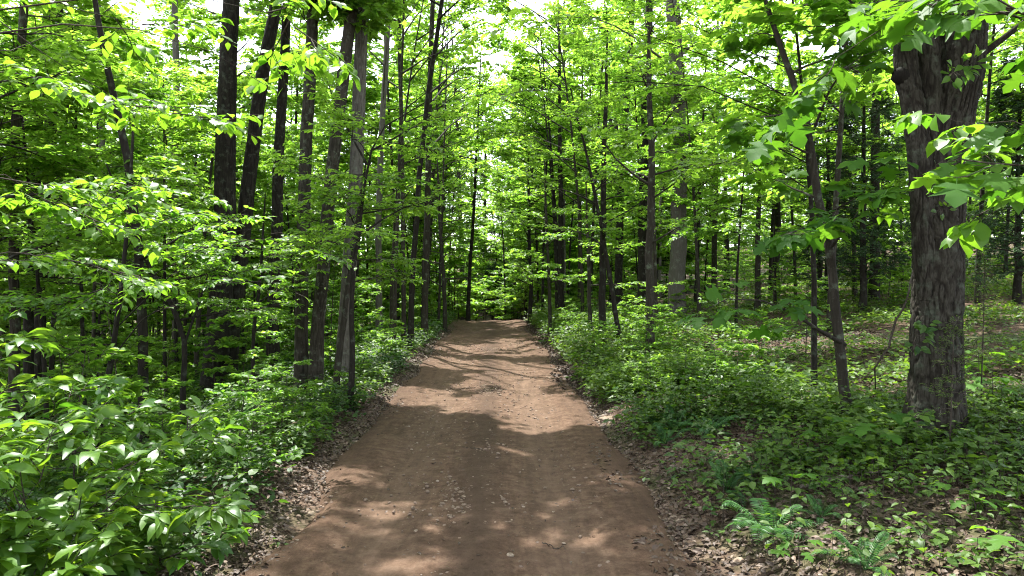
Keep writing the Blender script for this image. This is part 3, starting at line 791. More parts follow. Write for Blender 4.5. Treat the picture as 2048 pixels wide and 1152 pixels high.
bark_stem(tr, cp_, cr_, oak_o, 110, 200, 314, .010, 13)
link('trunk', tr.mesh('oak_trunk', [M['bark_oak']]), oak)
link('crown', cr.mesh('oak_crown', [M['leaf_high'], M['twig']]), oak)
kp, kr = oak_path([(1822, 175, 22), (1812, 160, 34), (1801, 150, 36), (1792, 146, 30), (1788, 144, 12)], -.12)
ka = Acc(); V, Q = tubes(kp[None], kr[None], 14); ka.add(V - oak_o, Q, 0, smooth=True)
link('burl', ka.mesh('oak_burl', [M['bark_oak']]), oak)

# ------------------------------------------------------------------ close saplings with big lobed leaves
LOBED = dict(n1=7, t1=(.35, 1.0), l1=(.8, 1.5), e1=(0, 35), n2=4, l2=(.35, .6), n3=1, l3=(.15, .3), nl=3, size=(.16, .24), flat=.3, tilt=.42, droop=.35, kind='lobed', sides=9, sag1=.12)
slim('lobed_leaf_sapling', [(1700, 852), (1682, 730), (1672, 640), (1660, 500), (1645, 440), (1625, 330), (1610, 230), (1575, 135), (1530, 0)], 22, 13, 8.4, 6.6,
     'crooked sapling with large lobed leaves standing before the forked oak', 'bark',
     dict(LOBED, extra=np.stack([px_limb([(1690, 690), (1620, 650), (1560, 608), (1470, 590), (1390, 630)], 8.4, 7.2), px_limb([(1625, 265), (1645, 215), (1670, 155), (1710, 117), (1800, 85)], 8.4, 7.4),
                                 px_limb([(1645, 217), (1600, 222), (1525, 235), (1470, 240)], 8.2, 7.6), px_limb([(1655, 480), (1620, 450), (1600, 460), (1570, 470)], 8.4, 7.2),
                                 px_limb([(1658, 500), (1690, 460), (1720, 420), (1740, 330)], 8.4, 7.4)])), 220, 'leaf_lobed')

def near_tree(name, base, tip, r, limbs, spec, label, seed, bark, leaf, hang=None):
    b = np.array([base[0], base[1], float(ground_z(*base))])
    path = np.linspace(b, np.array(tip), 12); path[:, 0] += .12 * np.sin(np.linspace(0, 3, 12))
    ex = []
    for pts in limbs:
        w = np.array([at(*p) for p in pts])
        t0 = np.clip((w[0, 2] - .6 - b[2]) / (tip[2] - b[2]), .2, .95)
        st, _ = samp(path[None], np.array([[t0]]))
        q, _ = samp(np.concatenate([st[0], w])[None], np.linspace(0, 1, 6)[None]); ex.append(q[0])
    sp = dict(UNDER, limb_r=.5); sp.update(spec); sp['extra'] = np.stack(ex)
    return tree_thing(name, label, 'sapling', path, np.linspace(r, r * .3, 12), sp, np.random.default_rng(seed), bark, leaf, None, True)

near_tree('lobed_leaf_sapling', (3.7, 2.9), (3.3, 3.3, 5.2), .05,
          [[(2050, 30, 3.3), (1980, -10, 3.3), (1880, -10, 3.2)], [(2050, 20, 3.6), (1880, -10, 3.6), (1700, 90, 3.7), (1600, 190, 3.7)], [(2060, 330, 3.3), (2000, 330, 3.3)], [(2060, 40, 3.6), (1900, 0, 3.6), (1790, 30, 3.7)]],
          dict(LOBED, n1=4, az=(2.2, 4.2), t1=(.6, 1), n2=5, nl=3, size=(.10, .165)), 'overhanging lobed leaf spray in front of the forked oak top', 221, 'twig', 'leaf_lobed')
near_tree('oval_leaf_sapling', (4.1, 4.0), (3.9, 4.2, 3.9), .035,
          [[(2050, 390, 4.4), (1990, 330, 4.3), (1950, 280, 4.3)], [(2060, 330, 4.5), (1960, 440, 4.5)], [(2050, 240, 4.6), (1930, 250, 4.7), (1880, 230, 4.7)]],
          dict(n1=5, az=(2.3, 4.0), t1=(.55, 1), n2=3, n3=2, nl=4, l1=(.4, .8), l2=(.2, .4), l3=(.1, .2), size=(.10, .17), kind='oval', width=1.3, droop=.4), 'oval leaves drooping beside the forked oak at head height', 222, 'twig', 'leaf_near')
near_tree('hanging_maple', (-5.0, 3.4), (-4.4, 4.2, 7.2), .045,
          [[(0, -40, 5.2), (120, 10, 5.4), (240, 40, 5.8), (340, 60, 6.2)], [(0, 110, 6.2), (100, 70, 6.5), (220, 20, 6.8)], [(20, 60, 4.6), (200, 40, 4.5), (400, 90, 4.4), (500, 150, 4.5)], [(-20, 130, 5.4), (200, 200, 5.6), (420, 240, 5.8)], [(0, 20, 4.8), (300, -20, 5.0), (560, 20, 5.2), (620, 90, 5.4)], [(-20, 330, 5.6), (120, 420, 6.0), (260, 400, 6.4)],
           [(-30, 20, 4.4), (90, 110, 4.6), (170, 160, 4.8)], [(-20, 500, 6.5), (150, 520, 7.0), (300, 560, 7.2)]],
          dict(stay=.5, t2=(.06, 1.0), n1=8, t1=(.5, 1), az=(-.6, 1.4), l1=(1.5, 2.6), n2=13, n3=4, nl=7, size=(.08, .125), kind='oval', width=1.25, droop=.3, flat=.3), 'maple boughs hanging over the scene from beyond the glossy shrub', 223, 'twig', 'leaf_near')
near_tree('layered_maple', (-5.2, 8.4), (-4.7, 8.6, 4.4), .045,
          [[(330, 560, 8.4), (450, 450, 8.2), (560, 470, 8.0)], [(300, 620, 8.5), (420, 560, 8.2), (540, 560, 8.0), (600, 590, 7.9)], [(250, 470, 8.6), (380, 420, 8.4), (480, 430, 8.6)], [(380, 500, 8.6), (560, 470, 8.6), (680, 520, 8.8)], [(250, 560, 8.0), (150, 600, 7.6), (60, 600, 7.4)]],
          dict(n1=8, t1=(.4, 1), l1=(1.0, 1.9), n2=8, n3=3, nl=7, size=(.085, .125), flat=.16, tilt=.25), 'layered maple with sunlit horizontal sprays between camera and thickest trunk', 224, 'bark_dark', 'leaf_near')
near_tree('layered_maple', (4.6, 10.5), (4.0, 10.0, 6.5), .05,
          [[(1350, 150, 9.5), (1200, 170, 9.0), (1050, 180, 8.6), (960, 200, 8.4)], [(1400, 100, 9.5), (1250, 60, 9.2), (1100, 40, 9.0), (1000, 60, 8.8)], [(1450, 240, 10), (1350, 260, 9.8), (1260, 250, 9.4)], [(1400, 60, 10), (1300, 0, 9.8), (1200, -40, 9.6)], [(1500, 300, 10.2), (1440, 330, 10), (1380, 330, 9.8)]],
          dict(n1=6, t1=(.5, 1), l1=(1.0, 1.8), n2=8, n3=3, nl=6, size=(.10, .145), flat=.2, kind='hex', az=(1.5, 4.0)), 'branches of pale green leaves reaching over the track from the uphill verge', 225, 'bark_dark', 'leaf')

# ------------------------------------------------------------------ glossy shrubs close to the camera
SHRUB = dict(n1=14, t1=(.2, 1.0), l1=(1.1, 1.75), e1=(10, 62), n2=7, l2=(.3, .6), n3=2, l3=(.12, .25), nl=6, size=(.11, .165), flat=.5, tilt=.42, droop=.12, kind='oval', sides=7, width=.86, sag1=.25, up2=.15, seed=40, prof=lambda u: 1.0 + 0 * u, curl=.10)
for i, (x, y, h, sc, lab) in enumerate([
    (-3.25, 3.6, .85, .92, 'glossy shrub nearest the camera at the picture edge, its broad oval leaves in full sun'),
    (-3.15, 4.4, .80, .82, 'glossy oval leaved shrub leaning out over the track edge'),
    (-2.8, 3.5, .30, .58, 'lower glossy shrub under the taller shrubs at the verge'),
    (-3.9, 4.9, 1.0, 1.1, 'tall glossy shrub at the back of the clump by the verge'),
    (-2.65, 2.9, .3, .42, 'smallest glossy shrub of the clump, right by the track edge'),
]):
    z = float(ground_z(x, y)); p = np.linspace((x, y, z), (x + .08, y, z + h), 6)
    sp = dict(SHRUB); sp['l1'] = (1.1 * sc, 1.75 * sc)
    sp['tint'] = .5
    tree_thing('glossy_shrub', lab, 'shrub', p, np.linspace(.022, .012, 6), sp, np.random.default_rng(240 + i), 'twig', 'leaf_gloss', 'glossy shrubs at the near verge', False, 'foliage')

# ------------------------------------------------------------------ cedars
CEDAR = dict(n1=60, t1=(.10, 1.0), l1=(1.3, 2.0), e1=(-8, 25), n2=9, l2=(.35, .7), n3=5, l3=(.15, .35), nl=8, size=(.07, .13), flat=.8, tilt=.8, kind='needle', sides=7, tint=.4, prof=lambda u: 1.05 - .95 * u, width=1.3)
for px, Y, H, lab, sd in [(1725, 21, 8.5, 'dark cedar standing on the hillside between lobed leaf sapling and oak', 260), (2035, 19, 6.5, 'dark cedar on the hillside beyond the forked oak, cut by the frame edge', 261), (1655, 25, 8, 'smaller dark cedar behind the crooked lobed leaf sapling', 264),
                          (985, 60, 5.0, 'cedar added for the dark spot in the hollow where the track disappears', 262), (1022, 63, 4.5, 'second cedar added for the dark spot in the hollow past the track end', 263)]:  # far pair is added to make the dark spot in the hollow
    b = at(px, 600, Y); b[2] = float(ground_z(b[0], b[1]))
    p = np.linspace(b, b + (0, 0, H), 10)
    sp = dict(CEDAR)
    if Y > 40: sp.update(size=(.12, .2), n1=40, l1=(1.6, 2.4))
    tree_thing('cedar_tree', lab, 'tree', p, np.linspace(.11, .02, 10), sp, np.random.default_rng(sd), 'bark_dark', 'leaf_cedar', None, False)

# ------------------------------------------------------------------ repeated understory, saplings and canopy trees
def proto(name, cat, H, r, spec, seed, bark, leaf, lean=.06, cname='crown', label='x', group='x'):
    rng = np.random.default_rng(seed)
    z = np.linspace(0, H, 12)
    a = rng.uniform(0, 6.28)
    path = np.stack([np.cos(a) * lean * H * (z / H) ** 1.5, np.sin(a) * lean * H * (z / H) ** 1.5, z], -1)
    return tree_thing(name, label, cat, path, np.linspace(r, r * .25, 12), spec, rng, bark, leaf, group, False, cname)

under = [proto('understory_tree', 'tree', H, r, dict(UNDER, n1=n, size=sz, l1=l1, t1=(t0, 1), kind='rhomb', width=1.25, n2=9, n3=4, nl=8, sides=6, k=9, tint=tn, seed=300 + i), 300 + i, bk, 'leaf', .08)
         for i, (H, r, n, sz, l1, t0, bk, tn) in enumerate([(7.5, .06, 20, (.11, .16), (1.6, 2.8), .15, 'bark_dark', .5), (9.0, .08, 22, (.11, .16), (1.6, 3.0), .2, 'bark', .6), (6.0, .05, 18, (.10, .15), (1.4, 2.6), .12, 'bark_dark', .4),
                                                            (8.0, .065, 20, (.11, .17), (1.5, 2.6), .12, 'bark', .65), (5.0, .04, 16, (.10, .14), (1.2, 2.2), .12, 'bark', .5), (10.5, .09, 24, (.12, .17), (1.8, 3.2), .18, 'bark_dark', .6)])]
high = [proto('understory_tree', 'tree', H, r, dict(UNDER, n1=n, size=sz, l1=l1, t1=(t0, 1), kind='rhomb', width=1.25, n2=9, n3=4, nl=8, sides=6, k=9, tint=tn, seed=310 + i, flat=.35), 310 + i, bk, 'leaf', .07)
        for i, (H, r, n, sz, l1, t0, bk, tn) in enumerate([(9.5, .06, 22, (.10, .15), (1.6, 3.0), .32, 'bark_dark', .6), (11, .075, 24, (.10, .15), (1.6, 3.2), .38, 'bark', .65), (8.0, .05, 20, (.10, .14), (1.5, 2.8), .36, 'bark_dark', .55)])]
sapl = [proto('sapling', 'sapling', H, r, dict(UNDER, n1=n, size=sz, l1=l1, t1=(.2, 1), kind='rhomb', width=1.3, n2=4, n3=2, nl=6, l2=(.2, .45), l3=(.1, .25), sides=5, k=7, tint=tn, seed=320 + i, twigs=True), 320 + i, 'twig', 'leaf', .1)
        for i, (H, r, n, sz, l1, tn) in enumerate([(1.9, .014, 11, (.08, .12), (.5, 1.0), .5), (1.3, .010, 9, (.075, .11), (.4, .8), .6), (2.6, .018, 13, (.08, .12), (.6, 1.2), .45), (.9, .008, 8, (.07, .11), (.35, .65), .55), (1.6, .012, 10, (.09, .13), (.5, .9), .65)])]
canop = [proto('forest_tree', 'tree', H, r, dict(CANOPY, n1=n, size=(.17, .25), t1=(t0, 1), n2=7, n3=4, nl=8, sides=8, k=10, tint=tn, seed=340 + i, twigs=False, l1=(2.4, 4.4)), 340 + i, bk, 'leaf_high', .04)
         for i, (H, r, n, t0, bk, tn) in enumerate([(18, .17, 18, .4, 'bark', .55), (20, .21, 20, .45, 'bark_dark', .5), (16, .13, 17, .35, 'bark_pale', .6), (19, .18, 18, .35, 'bark_dark', .65)])]

def place(protos, spots, label, group, rng, smin=.85, smax=1.2):
    """the prototypes are moved to their own first spot, every later spot gets a copy"""
    for i, (x, y) in enumerate(spots):
        src = protos[i % len(protos)]
        loc = (x, y, float(ground_z(x, y)) - .02)
        sc, rz = rng.uniform(smin, smax), rng.uniform(0, 6.28)
        lab = label[i % len(label)] if isinstance(label, list) else label
        if not src.get('used'):
            src['used'] = 1
            src.location = loc; src.rotation_euler = (0, 0, rz); src.scale = (sc, sc, sc); src["label"] = lab; src["group"] = group
        else:
            dup(src, loc, rz, sc, lab, group)

def scatter(n, xr, yr, rng, mind, ok, tries=40, s_space=False):
    pts = []
    for _ in range(n * tries):
        y = rng.uniform(*yr); x = rng.uniform(*xr)
        if s_space: x = x + float(road_c(y))
        if not ok(x, y): continue
        if pts and np.min(np.hypot(np.array(pts)[:, 0] - x, np.array(pts)[:, 1] - y)) < mind: continue
        pts.append((x, y))
        if len(pts) >= n: break
    return pts
def S(x, y): return x - float(road_c(y))
def in_view(x, y, m=.85): return abs(x) < m * y + 3
def shades_road(x, y, z, R):
    c = np.array([x, y, z]); o = OC[:N_GROUND]
    o = o[(np.abs(o[:, 0]) < 3.5) & (o[:, 1] < 45)]
    G = c[None, :2] - SUN_DIR[None, :2] * ((z - o[:, 2]) / SUN_DIR[2])[:, None]
    return bool((np.hypot(G[:, 0] - o[:, 0], G[:, 1] - o[:, 1]) < R).any())
def shades_hollow(x, y, z):
    for h in (z, z * 1.6):
        gx, gy = x - SUN_DIR[0] / SUN_DIR[2] * h, y - SUN_DIR[1] / SUN_DIR[2] * h
        if abs(gx + 1.6) < 4.2 and 43 < gy < 58: return True
    return False
def shades_opening(x, y, z, R):
    c = np.array([x, y, z]); h = z - OC[:, 2]
    G = c[None, :2] - SUN_DIR[None, :2] * (h / SUN_DIR[2])[:, None]
    return bool((np.hypot(G[:, 0] - OC[:, 0], G[:, 1] - OC[:, 1]) < R).any())
rg = np.random.default_rng(900)
# understory
place(under, scatter(100, (-45, -4.5), (20, 70), rg, 1.8, lambda x, y: not shades_road(x, y, 4.5, 2.2) and not shades_road(x, y, 7, 1.5) and S(x, y) < -4.6 and in_view(x, y)), 'leafy understory tree deep in the downhill wood', 'understory trees of the downhill wood', rg)
place(under, scatter(70, (4.5, 45), (27, 72), rg, 1.9, lambda x, y: S(x, y) > 4.8 and in_view(x, y)), 'leafy understory tree on the uphill hillside', 'understory trees on the hillside', rg)
place(under, scatter(60, (-16, 18), (50, 92), rg, 1.6, lambda x, y: abs(S(x, y)) > 2.6 and not shades_hollow(x, y, 6)), 'leafy tree beyond the rise where the track drops away', 'trees beyond the rise', rg, 1.1, 1.8)
place(high, scatter(12, (-26, -4.8), (18.5, 27), rg, 1.8, lambda x, y: not shades_road(x, y, 6, 2.2) and not shades_road(x, y, 9, 1.5) and S(x, y) < -4.8 and in_view(x, y) and abs(x / y + .41) > .03), 'slim understory tree with a high leafy crown among the downhill trunks', 'slim understory trees downhill', rg)
place(high, scatter(17, (3.4, 26), (15, 30), rg, 2.2, lambda x, y: not shades_road(x, y, 6, 2.2) and S(x, y) > 4.2 and in_view(x, y)), 'slim understory tree with a high leafy crown on the open bank', 'slim understory trees on the bank', rg)
place(high, scatter(16, (-7, 6), (32, 58), rg, 2.0, lambda x, y: not shades_road(x, y, 8, 1.6) and not shades_hollow(x, y, 8) and 2.6 < abs(S(x, y)) < 5.5 and in_view(x, y)), 'slim leafy tree at the verge near the rise, arching to the track', 'slim trees at the verge near the rise', rg, 1.15, 1.75)
# saplings
place(sapl, scatter(120, (-16, -2.75), (7.5, 42), rg, .75, lambda x, y: in_view(x + 1, y, .78), s_space=True), 'thin leafy sapling in the undergrowth downhill of the track', 'saplings downhill of the track', rg, .7, 1.25)
place(sapl, scatter(75, (2.9, 24), (12, 46), rg, 1.0, lambda x, y: in_view(x, y, .8) and (S(x, y) < 6.5 or y > 22), s_space=True), 'thin leafy sapling on the bank uphill of the track', 'saplings uphill of the track', rg, .55, 1.1)
place(sapl, [tuple(on_ground(px, py)[:2]) for px, py in [(560, 905), (610, 870), (500, 960), (640, 840), (560, 860), (470, 1010), (690, 815), (520, 915), (455, 930)]], 'knee high leafy sapling at the downhill edge between shrub and close pair', 'low saplings at the downhill edge', rg, .35, .7)
place(high, scatter(16, (-36, -5), (25, 48), rg, 2.5, lambda x, y: not shades_road(x, y, 11, 2.2) and S(x, y) < -5 and in_view(x, y)), 'tall slender tree with layered boughs filling the downhill wood', 'tall slender trees of the downhill wood', rg, 1.35, 1.75)
place(sapl, scatter(30, (6, 24), (20, 46), rg, 1.0, lambda x, y: in_view(x, y, .8), s_space=True), 'pale green sapling on the open hillside', 'saplings on the open hillside', rg, .7, 1.4)
place(sapl, scatter(22, (2.3, 4.6), (9.5, 24), rg, .6, lambda x, y: not .45 < x / y < .62, s_space=True), 'small leafy plant among the weeds at the uphill track edge', 'small plants at the uphill track edge', rg, .35, .75)
place(sapl, scatter(60, (-8, 8), (42, 62), rg, .8, lambda x, y: (1.9 if y < 50 else .2) < abs(S(x, y)) < 8), 'bright leafy sapling at the crest of the rise', 'saplings at the crest of the rise', rg, 1.6, 3.2)
place(high, scatter(9, (-30, -4.8), (9, 17.5), rg, 1.6, lambda x, y: S(x, y) < -5.5 and in_view(x, y) and min(abs(x / y + a) for a in (.433, .29, .26, .35)) > .05), 'slim understory tree among the nearest downhill trunks', 'slim understory trees near the downhill trunks', rg, .8, 1.1)
# canopy
place(canop, scatter(26, (-48, -5.5), (24, 80), rg, 4.5, lambda x, y: S(x, y) < -5.5 and in_view(x, y, .9) and not shades_opening(x, y, 12, 1.6) and not shades_road(x, y, 14, 3)), 'tall straight tree among many in the downhill wood', 'tall trees of the downhill wood', rg)
place(canop, scatter(16, (5.5, 50), (30, 80), rg, 4.6, lambda x, y: S(x, y) > 5.5 and in_view(x, y, .9) and not shades_opening(x, y, 12, 1.6) and not shades_road(x, y, 14, 3)), 'tall straight tree among many on the hillside', 'tall trees on the hillside', rg)
place(canop, scatter(24, (-13, 14), (69, 95), rg, 2.6, lambda x, y: abs(S(x, y)) > 3 and not shades_hollow(x, y, 14)), 'tall tree beyond the rise in line with the track', 'tall trees beyond the rise', rg, 1.15, 1.7)

# tall trees whose boughs close over the near track
for i, (x, y, H, lab) in enumerate([(-9.5, 9.5, 17, 'tall tree just beyond the glossy shrubs, its crown over the track'), (-7.6, 6.2, 16, 'tall tree at the camera side of the glossy shrubs'), (-11.5, 13.5, 18, 'tall tree in the second row of the downhill wood'), (-3.6, 21, 16, 'tall slim tree at the downhill verge halfway along the track'),
                                    (7.4, 5.0, 16, 'tall tree uphill beyond the forked oak'), (8.6, 11, 17, 'tall tree on the bank behind the forked oak'), (4.2, 20, 16, 'tall slim tree at the uphill verge halfway along the track'), (12.5, 15, 17, 'tall tree high on the hillside past the oak'), (10.2, 8.4, 15, 'tall tree added beyond the frame edge uphill of the oak to shade the bank'), (12.0, 11.8, 14, 'second tall tree added out of view uphill of the oak to shade the bank'), (-3.3, 31, 15, 'tall slim tree at the downhill verge near the rise')]):  # outer uphill pair is unseen, added to shade the bank
    z = float(ground_z(x, y)); p = np.linspace((x, y, z), (x + .5 * (1 if x < 0 else -1), y, z + H), 12)
    r = .06 if abs(x) < 6 else .14
    tree_thing('forest_tree', lab, 'tree', p, np.linspace(r, r * .3, 12), dict(CANOPY, n1=18, t1=(.62, 1), seed=400 + i), np.random.default_rng(400 + i), 'bark', 'leaf_high', 'tall trees along the track', True)

# slender trees that arch over the farther track and close the view of the sky
def arch_tree(x, y, H, lab, seed, n=9):
    rng = np.random.default_rng(seed)
    z = float(ground_z(x, y)); sgn = 1 if x < road_c(y) else -1
    p = np.linspace((x, y, z), (x + sgn * 1.2, y, z + H), 12); p[:, 0] = x + sgn * 1.2 * np.linspace(0, 1, 12) ** 2
    ex = []
    for k in range(n):
        h = .38 + .55 * k / n + rng.uniform(0, .04)
        st, _ = samp(p[None], np.array([[h]])); st = st[0, 0]
        e = np.array([float(road_c(y)) + rng.uniform(-1.3, 1.6) * 1.0, y + rng.uniform(-3, 3), st[2] + rng.uniform(.6, 2.4)])
        m = (st + e) / 2 + np.array([0, 0, .5])
        q, _ = samp(np.stack([st, m, e])[None], np.linspace(0, 1, 6)[None]); ex.append(q[0])
    sp = dict(UNDER, n1=16, t1=(.25, 1), l1=(1.4, 2.8), n2=9, n3=4, nl=8, size=(.12, .17), kind='rhomb', width=1.25, flat=.35, extra=np.stack(ex), tint=.6, seed=seed, e1=(0, 45))
    if y > 42: sp['t1'] = (.55, 1)
    tree_thing('arching_tree', lab, 'tree', p, np.linspace(.075, .02, 12), sp, rng, 'bark', 'leaf', 'trees arching over the farther track', True)
for i, (s_, y, H, lab) in enumerate([(-3.6, 25, 12.5, 'slender tree arching over the track from the downhill verge, before the group of three'), (3.7, 28, 13, 'slender tree arching over the track behind the ivy furred stem'), (-3.3, 33, 14, 'slender tree arching over the track past the group of three'), (3.4, 36, 15, 'slender tree arching over the track from the uphill verge near the rise'),
                                     (-3.0, 40, 15, 'slender tree arching over the crest of the rise from downhill'), (3.0, 44, 15.5, 'slender tree arching over the crest of the rise from uphill'), (-2.6, 48, 16, 'slender tree leaning over the track just past the rise, downhill side'), (2.4, 52, 17, 'slender tree leaning over the track just past the rise, uphill side')]):
    arch_tree(s_ + float(road_c(y)), y, H, lab, 800 + i)

# ------------------------------------------------------------------ far wood behind everything
def far_wood():
    rng = np.random.default_rng(70)
    a = Acc(); n = 60000
    cl = 900
    cx = rng.uniform(-110, 110, cl); cyy = rng.uniform(78, 125, cl); cz = rng.uniform(0, 1, cl) ** 1.25 * 22
    k = rng.integers(0, cl, n)
    P = np.stack([cx[k] + rng.normal(0, 2.0, n), cyy[k] + rng.normal(0, 1.8, n), np.zeros(n)], -1)
    P[:, 2] = ground_z(P[:, 0], P[:, 1]) + np.maximum(.2, cz[k] + rng.normal(0, 1.0, n))
    D = rng.normal(0, 1, (n, 3)); D[:, 2] -= .3
    Nn = np.array([0, 0, 1.0]) + rng.normal(0, .6, (n, 3))
    leaves(a, P, D, Nn, rng.uniform(.35, .65, n), 'rhomb', rng, 0, 1.2, np.clip(.5 + .2 * rng.normal(0, 1, cl)[k] + rng.normal(0, .1, n), 0, 1))
    tx = rng.uniform(-100, 100, 140); ty = rng.uniform(80, 120, 140); tz = ground_z(tx, ty)
    L = np.stack([np.stack([tx, ty, tz], -1), np.stack([tx + rng.normal(0, .4, 140), ty, tz + 10], -1), np.stack([tx + rng.normal(0, .8, 140), ty, tz + 20], -1)], 1)
    V, Q = tubes(L, np.array([.2, .15, .06])[None] * np.ones((140, 1)), 6); a.add(V, Q, 1, smooth=True)
    tag(link('far_woods', a.mesh('far_woods', [M['leaf_high'], M['bark']])), 'hazy mass of green woods far behind the track', 'woods', None, 'stuff')
far_wood()

# ------------------------------------------------------------------ undergrowth, litter, gravel
def herbs(name, label, X, Y, rng, hr, lr, kind, nleaf=(3, 6), mat='leaf_low', stems=False, tint=.45):
    a = Acc(); n = len(X)
    Z = ground_z(X, Y); h = rng.uniform(*hr, n)
    m = rng.integers(nleaf[0], nleaf[1], n)
    k = np.repeat(np.arange(n), m)
    j = np.concatenate([np.arange(q) for q in m])
    ang = rng.uniform(0, 6.28, n)[k] + j * 6.283 / m[k] + rng.normal(0, .25, len(k))
    rad = np.stack([np.cos(ang), np.sin(ang), np.zeros(len(k))], -1)
    size = (rng.uniform(*lr, n) * (1 + .012 * np.maximum(0, Y - 8)))[k] * rng.uniform(.75, 1.2, len(k))
    P = np.stack([X, Y, Z + h], -1)[k] + rad * size[:, None] * .25
    P[:, 2] += rng.normal(0, .03, len(k)) - (j % 2) * h[k] * .25
    D = rad.copy(); D[:, 2] += rng.normal(-.12, .25, len(k))
    Nn = np.array([0, 0, 1.0]) + rng.normal(0, .25, (len(k), 3))
    tn = np.clip((tint + .3 * snoise(X * .9, Y * .9, 21) + rng.normal(0, .2, n))[k] + rng.normal(0, .08, len(k)), 0, 1)
    leaves(a, P, D, Nn, size, kind, rng, 0, 1.35, tn)
    if stems:
        L = np.stack([np.stack([X, Y, Z - .02], -1), np.stack([X + rng.normal(0, .015, n), Y, Z + h * .55], -1), np.stack([X, Y, Z + h], -1)], 1)
        V, Q = tubes(L, np.array([.003, .0025, .002])[None] * np.ones((n, 1)), 3); a.add(V, Q, 1)
    tag(link(name, a.mesh(name, [M[mat], M['twig']])), label, 'undergrowth', None, 'stuff')

rh = np.random.default_rng(77)
def spots(n, s0, s1, y0, y1, dens, rng):
    y = y0 + (y1 - y0) * rng.uniform(0, 1, n) ** 1.5
    s = rng.uniform(s0, s1, n)
    x = s + road_c(y)
    k = (np.abs(x) < .82 * y + 1.5) & (rng.uniform(0, 1, n) < dens(x, y, s))
    return x[k], y[k]
pat = lambda x, y: np.clip(.55 + .7 * snoise(x * 1.4, y * 1.4, 31), .08, 1)
X, Y = spots(13000, 1.95, 9, 4.0, 9.5, lambda x, y, s: np.clip(pat(x, y) + .05, .06, 1) * sstep(1.95, 3.2, s) * np.clip(.45 + .16 * (y - 4), .4, 1), rh)
herbs('low_herbs', 'sparse three leaved herbs over leaf litter at the foot of the oak', X, Y, rh, (.05, .26), (.055, .10), 'hex', stems=True)
X, Y = spots(38000, 2.1, 26, 6.5, 36, lambda x, y, s: np.clip(1.3 * pat(x, y) - .15, .04, 1) * sstep(2.0, 3.0, s) * sstep(6.5, 11, y), rh)
herbs('bank_herbs', 'bright carpet of low herbs covering the uphill bank', X, Y, rh, (.08, .34), (.065, .12), 'rhomb', (3, 6))
X, Y = spots(17000, 1.8, 4.6, 6.5, 42, lambda x, y, s: sstep(1.8, 2.4, s) * np.clip(1.3 * pat(x, y) - .1, .04, 1) * sstep(6.0, 11, y), rh)
herbs('verge_herbs', 'thick weeds lining the uphill edge of the track', X, Y, rh, (.06, .6), (.05, .13), 'rhomb', (4, 8), tint=.55)
X, Y = spots(26000, -9, -1.95, 3.6, 42, lambda x, y, s: sstep(1.95, 2.35, -s) * np.clip(pat(x, y) + .35, 0, 1), rh)
herbs('verge_weeds', 'thick green weeds along the downhill edge of the track', X, Y, rh, (.05, .5), (.05, .12), 'hex', (4, 8), tint=.55)
X, Y = spots(16000, -30, -8, 12, 50, lambda x, y, s: np.clip(pat(x, y), 0, 1), rh)
herbs('wood_weeds', 'green ground cover under the downhill trees', X, Y, rh, (.1, .6), (.10, .17), 'rhomb', (4, 7))

def litter(name, label, X, Y, rng, lr, kind):
    a = Acc(); n = len(X)
    s = X - road_c(Y)
    P = np.stack([X, Y, surf_z(X, Y) + rng.uniform(.004, .03, n)], -1)
    an = rng.uniform(0, 6.28, n)
    D = np.stack([np.cos(an), np.sin(an), rng.normal(.05, .28, n)], -1)
    Nn = np.array([0, 0, 1.0]) + rng.normal(0, .45, (n, 3))
    leaves(a, P, D, Nn, rng.uniform(*lr, n), kind, rng, 0, 1.1, np.clip(rng.normal(.42, .25, n), 0, 1), curl=.25)
    tag(link(name, a.mesh(name, [M['litter']])), label, 'leaf litter', None, 'stuff')
X, Y = spots(52000, 1.45, 9, 3.8, 18, lambda x, y, s: np.clip(sstep(1.45, 2.0, s + .25 * snoise(y * 2, y * 0, 41)) * (1.1 - .08 * s), .0, 1), rh)
litter('bank_litter', 'brown dead leaves scattered over the uphill bank', X, Y, rh, (.04, .085), 'hex')
X, Y = spots(16000, 1.6, 3.2, 14, 40, lambda x, y, s: .9, rh)
litter('far_litter', 'brown dead leaves along the far uphill edge of the track', X, Y, rh, (.06, .11), 'rhomb')
X, Y = spots(24000, -2.9, -1.5, 3.8, 32, lambda x, y, s: sstep(1.5, 1.95, -s + .25 * snoise(y * 2, y * 0, 42)) * (1 - .6 * sstep(2.2, 2.9, -s)), rh)
litter('verge_litter', 'brown dead leaves and bark along the downhill edge of the track', X, Y, rh, (.035, .075), 'hex')
X, Y = spots(2600, -1.7, 1.7, 4, 26, lambda x, y, s: .3 + .7 * (np.abs(s) < .3), rh)
litter('road_litter', 'few dead leaf scraps lying on the dirt track', X, Y, rh, (.02, .05), 'hex')

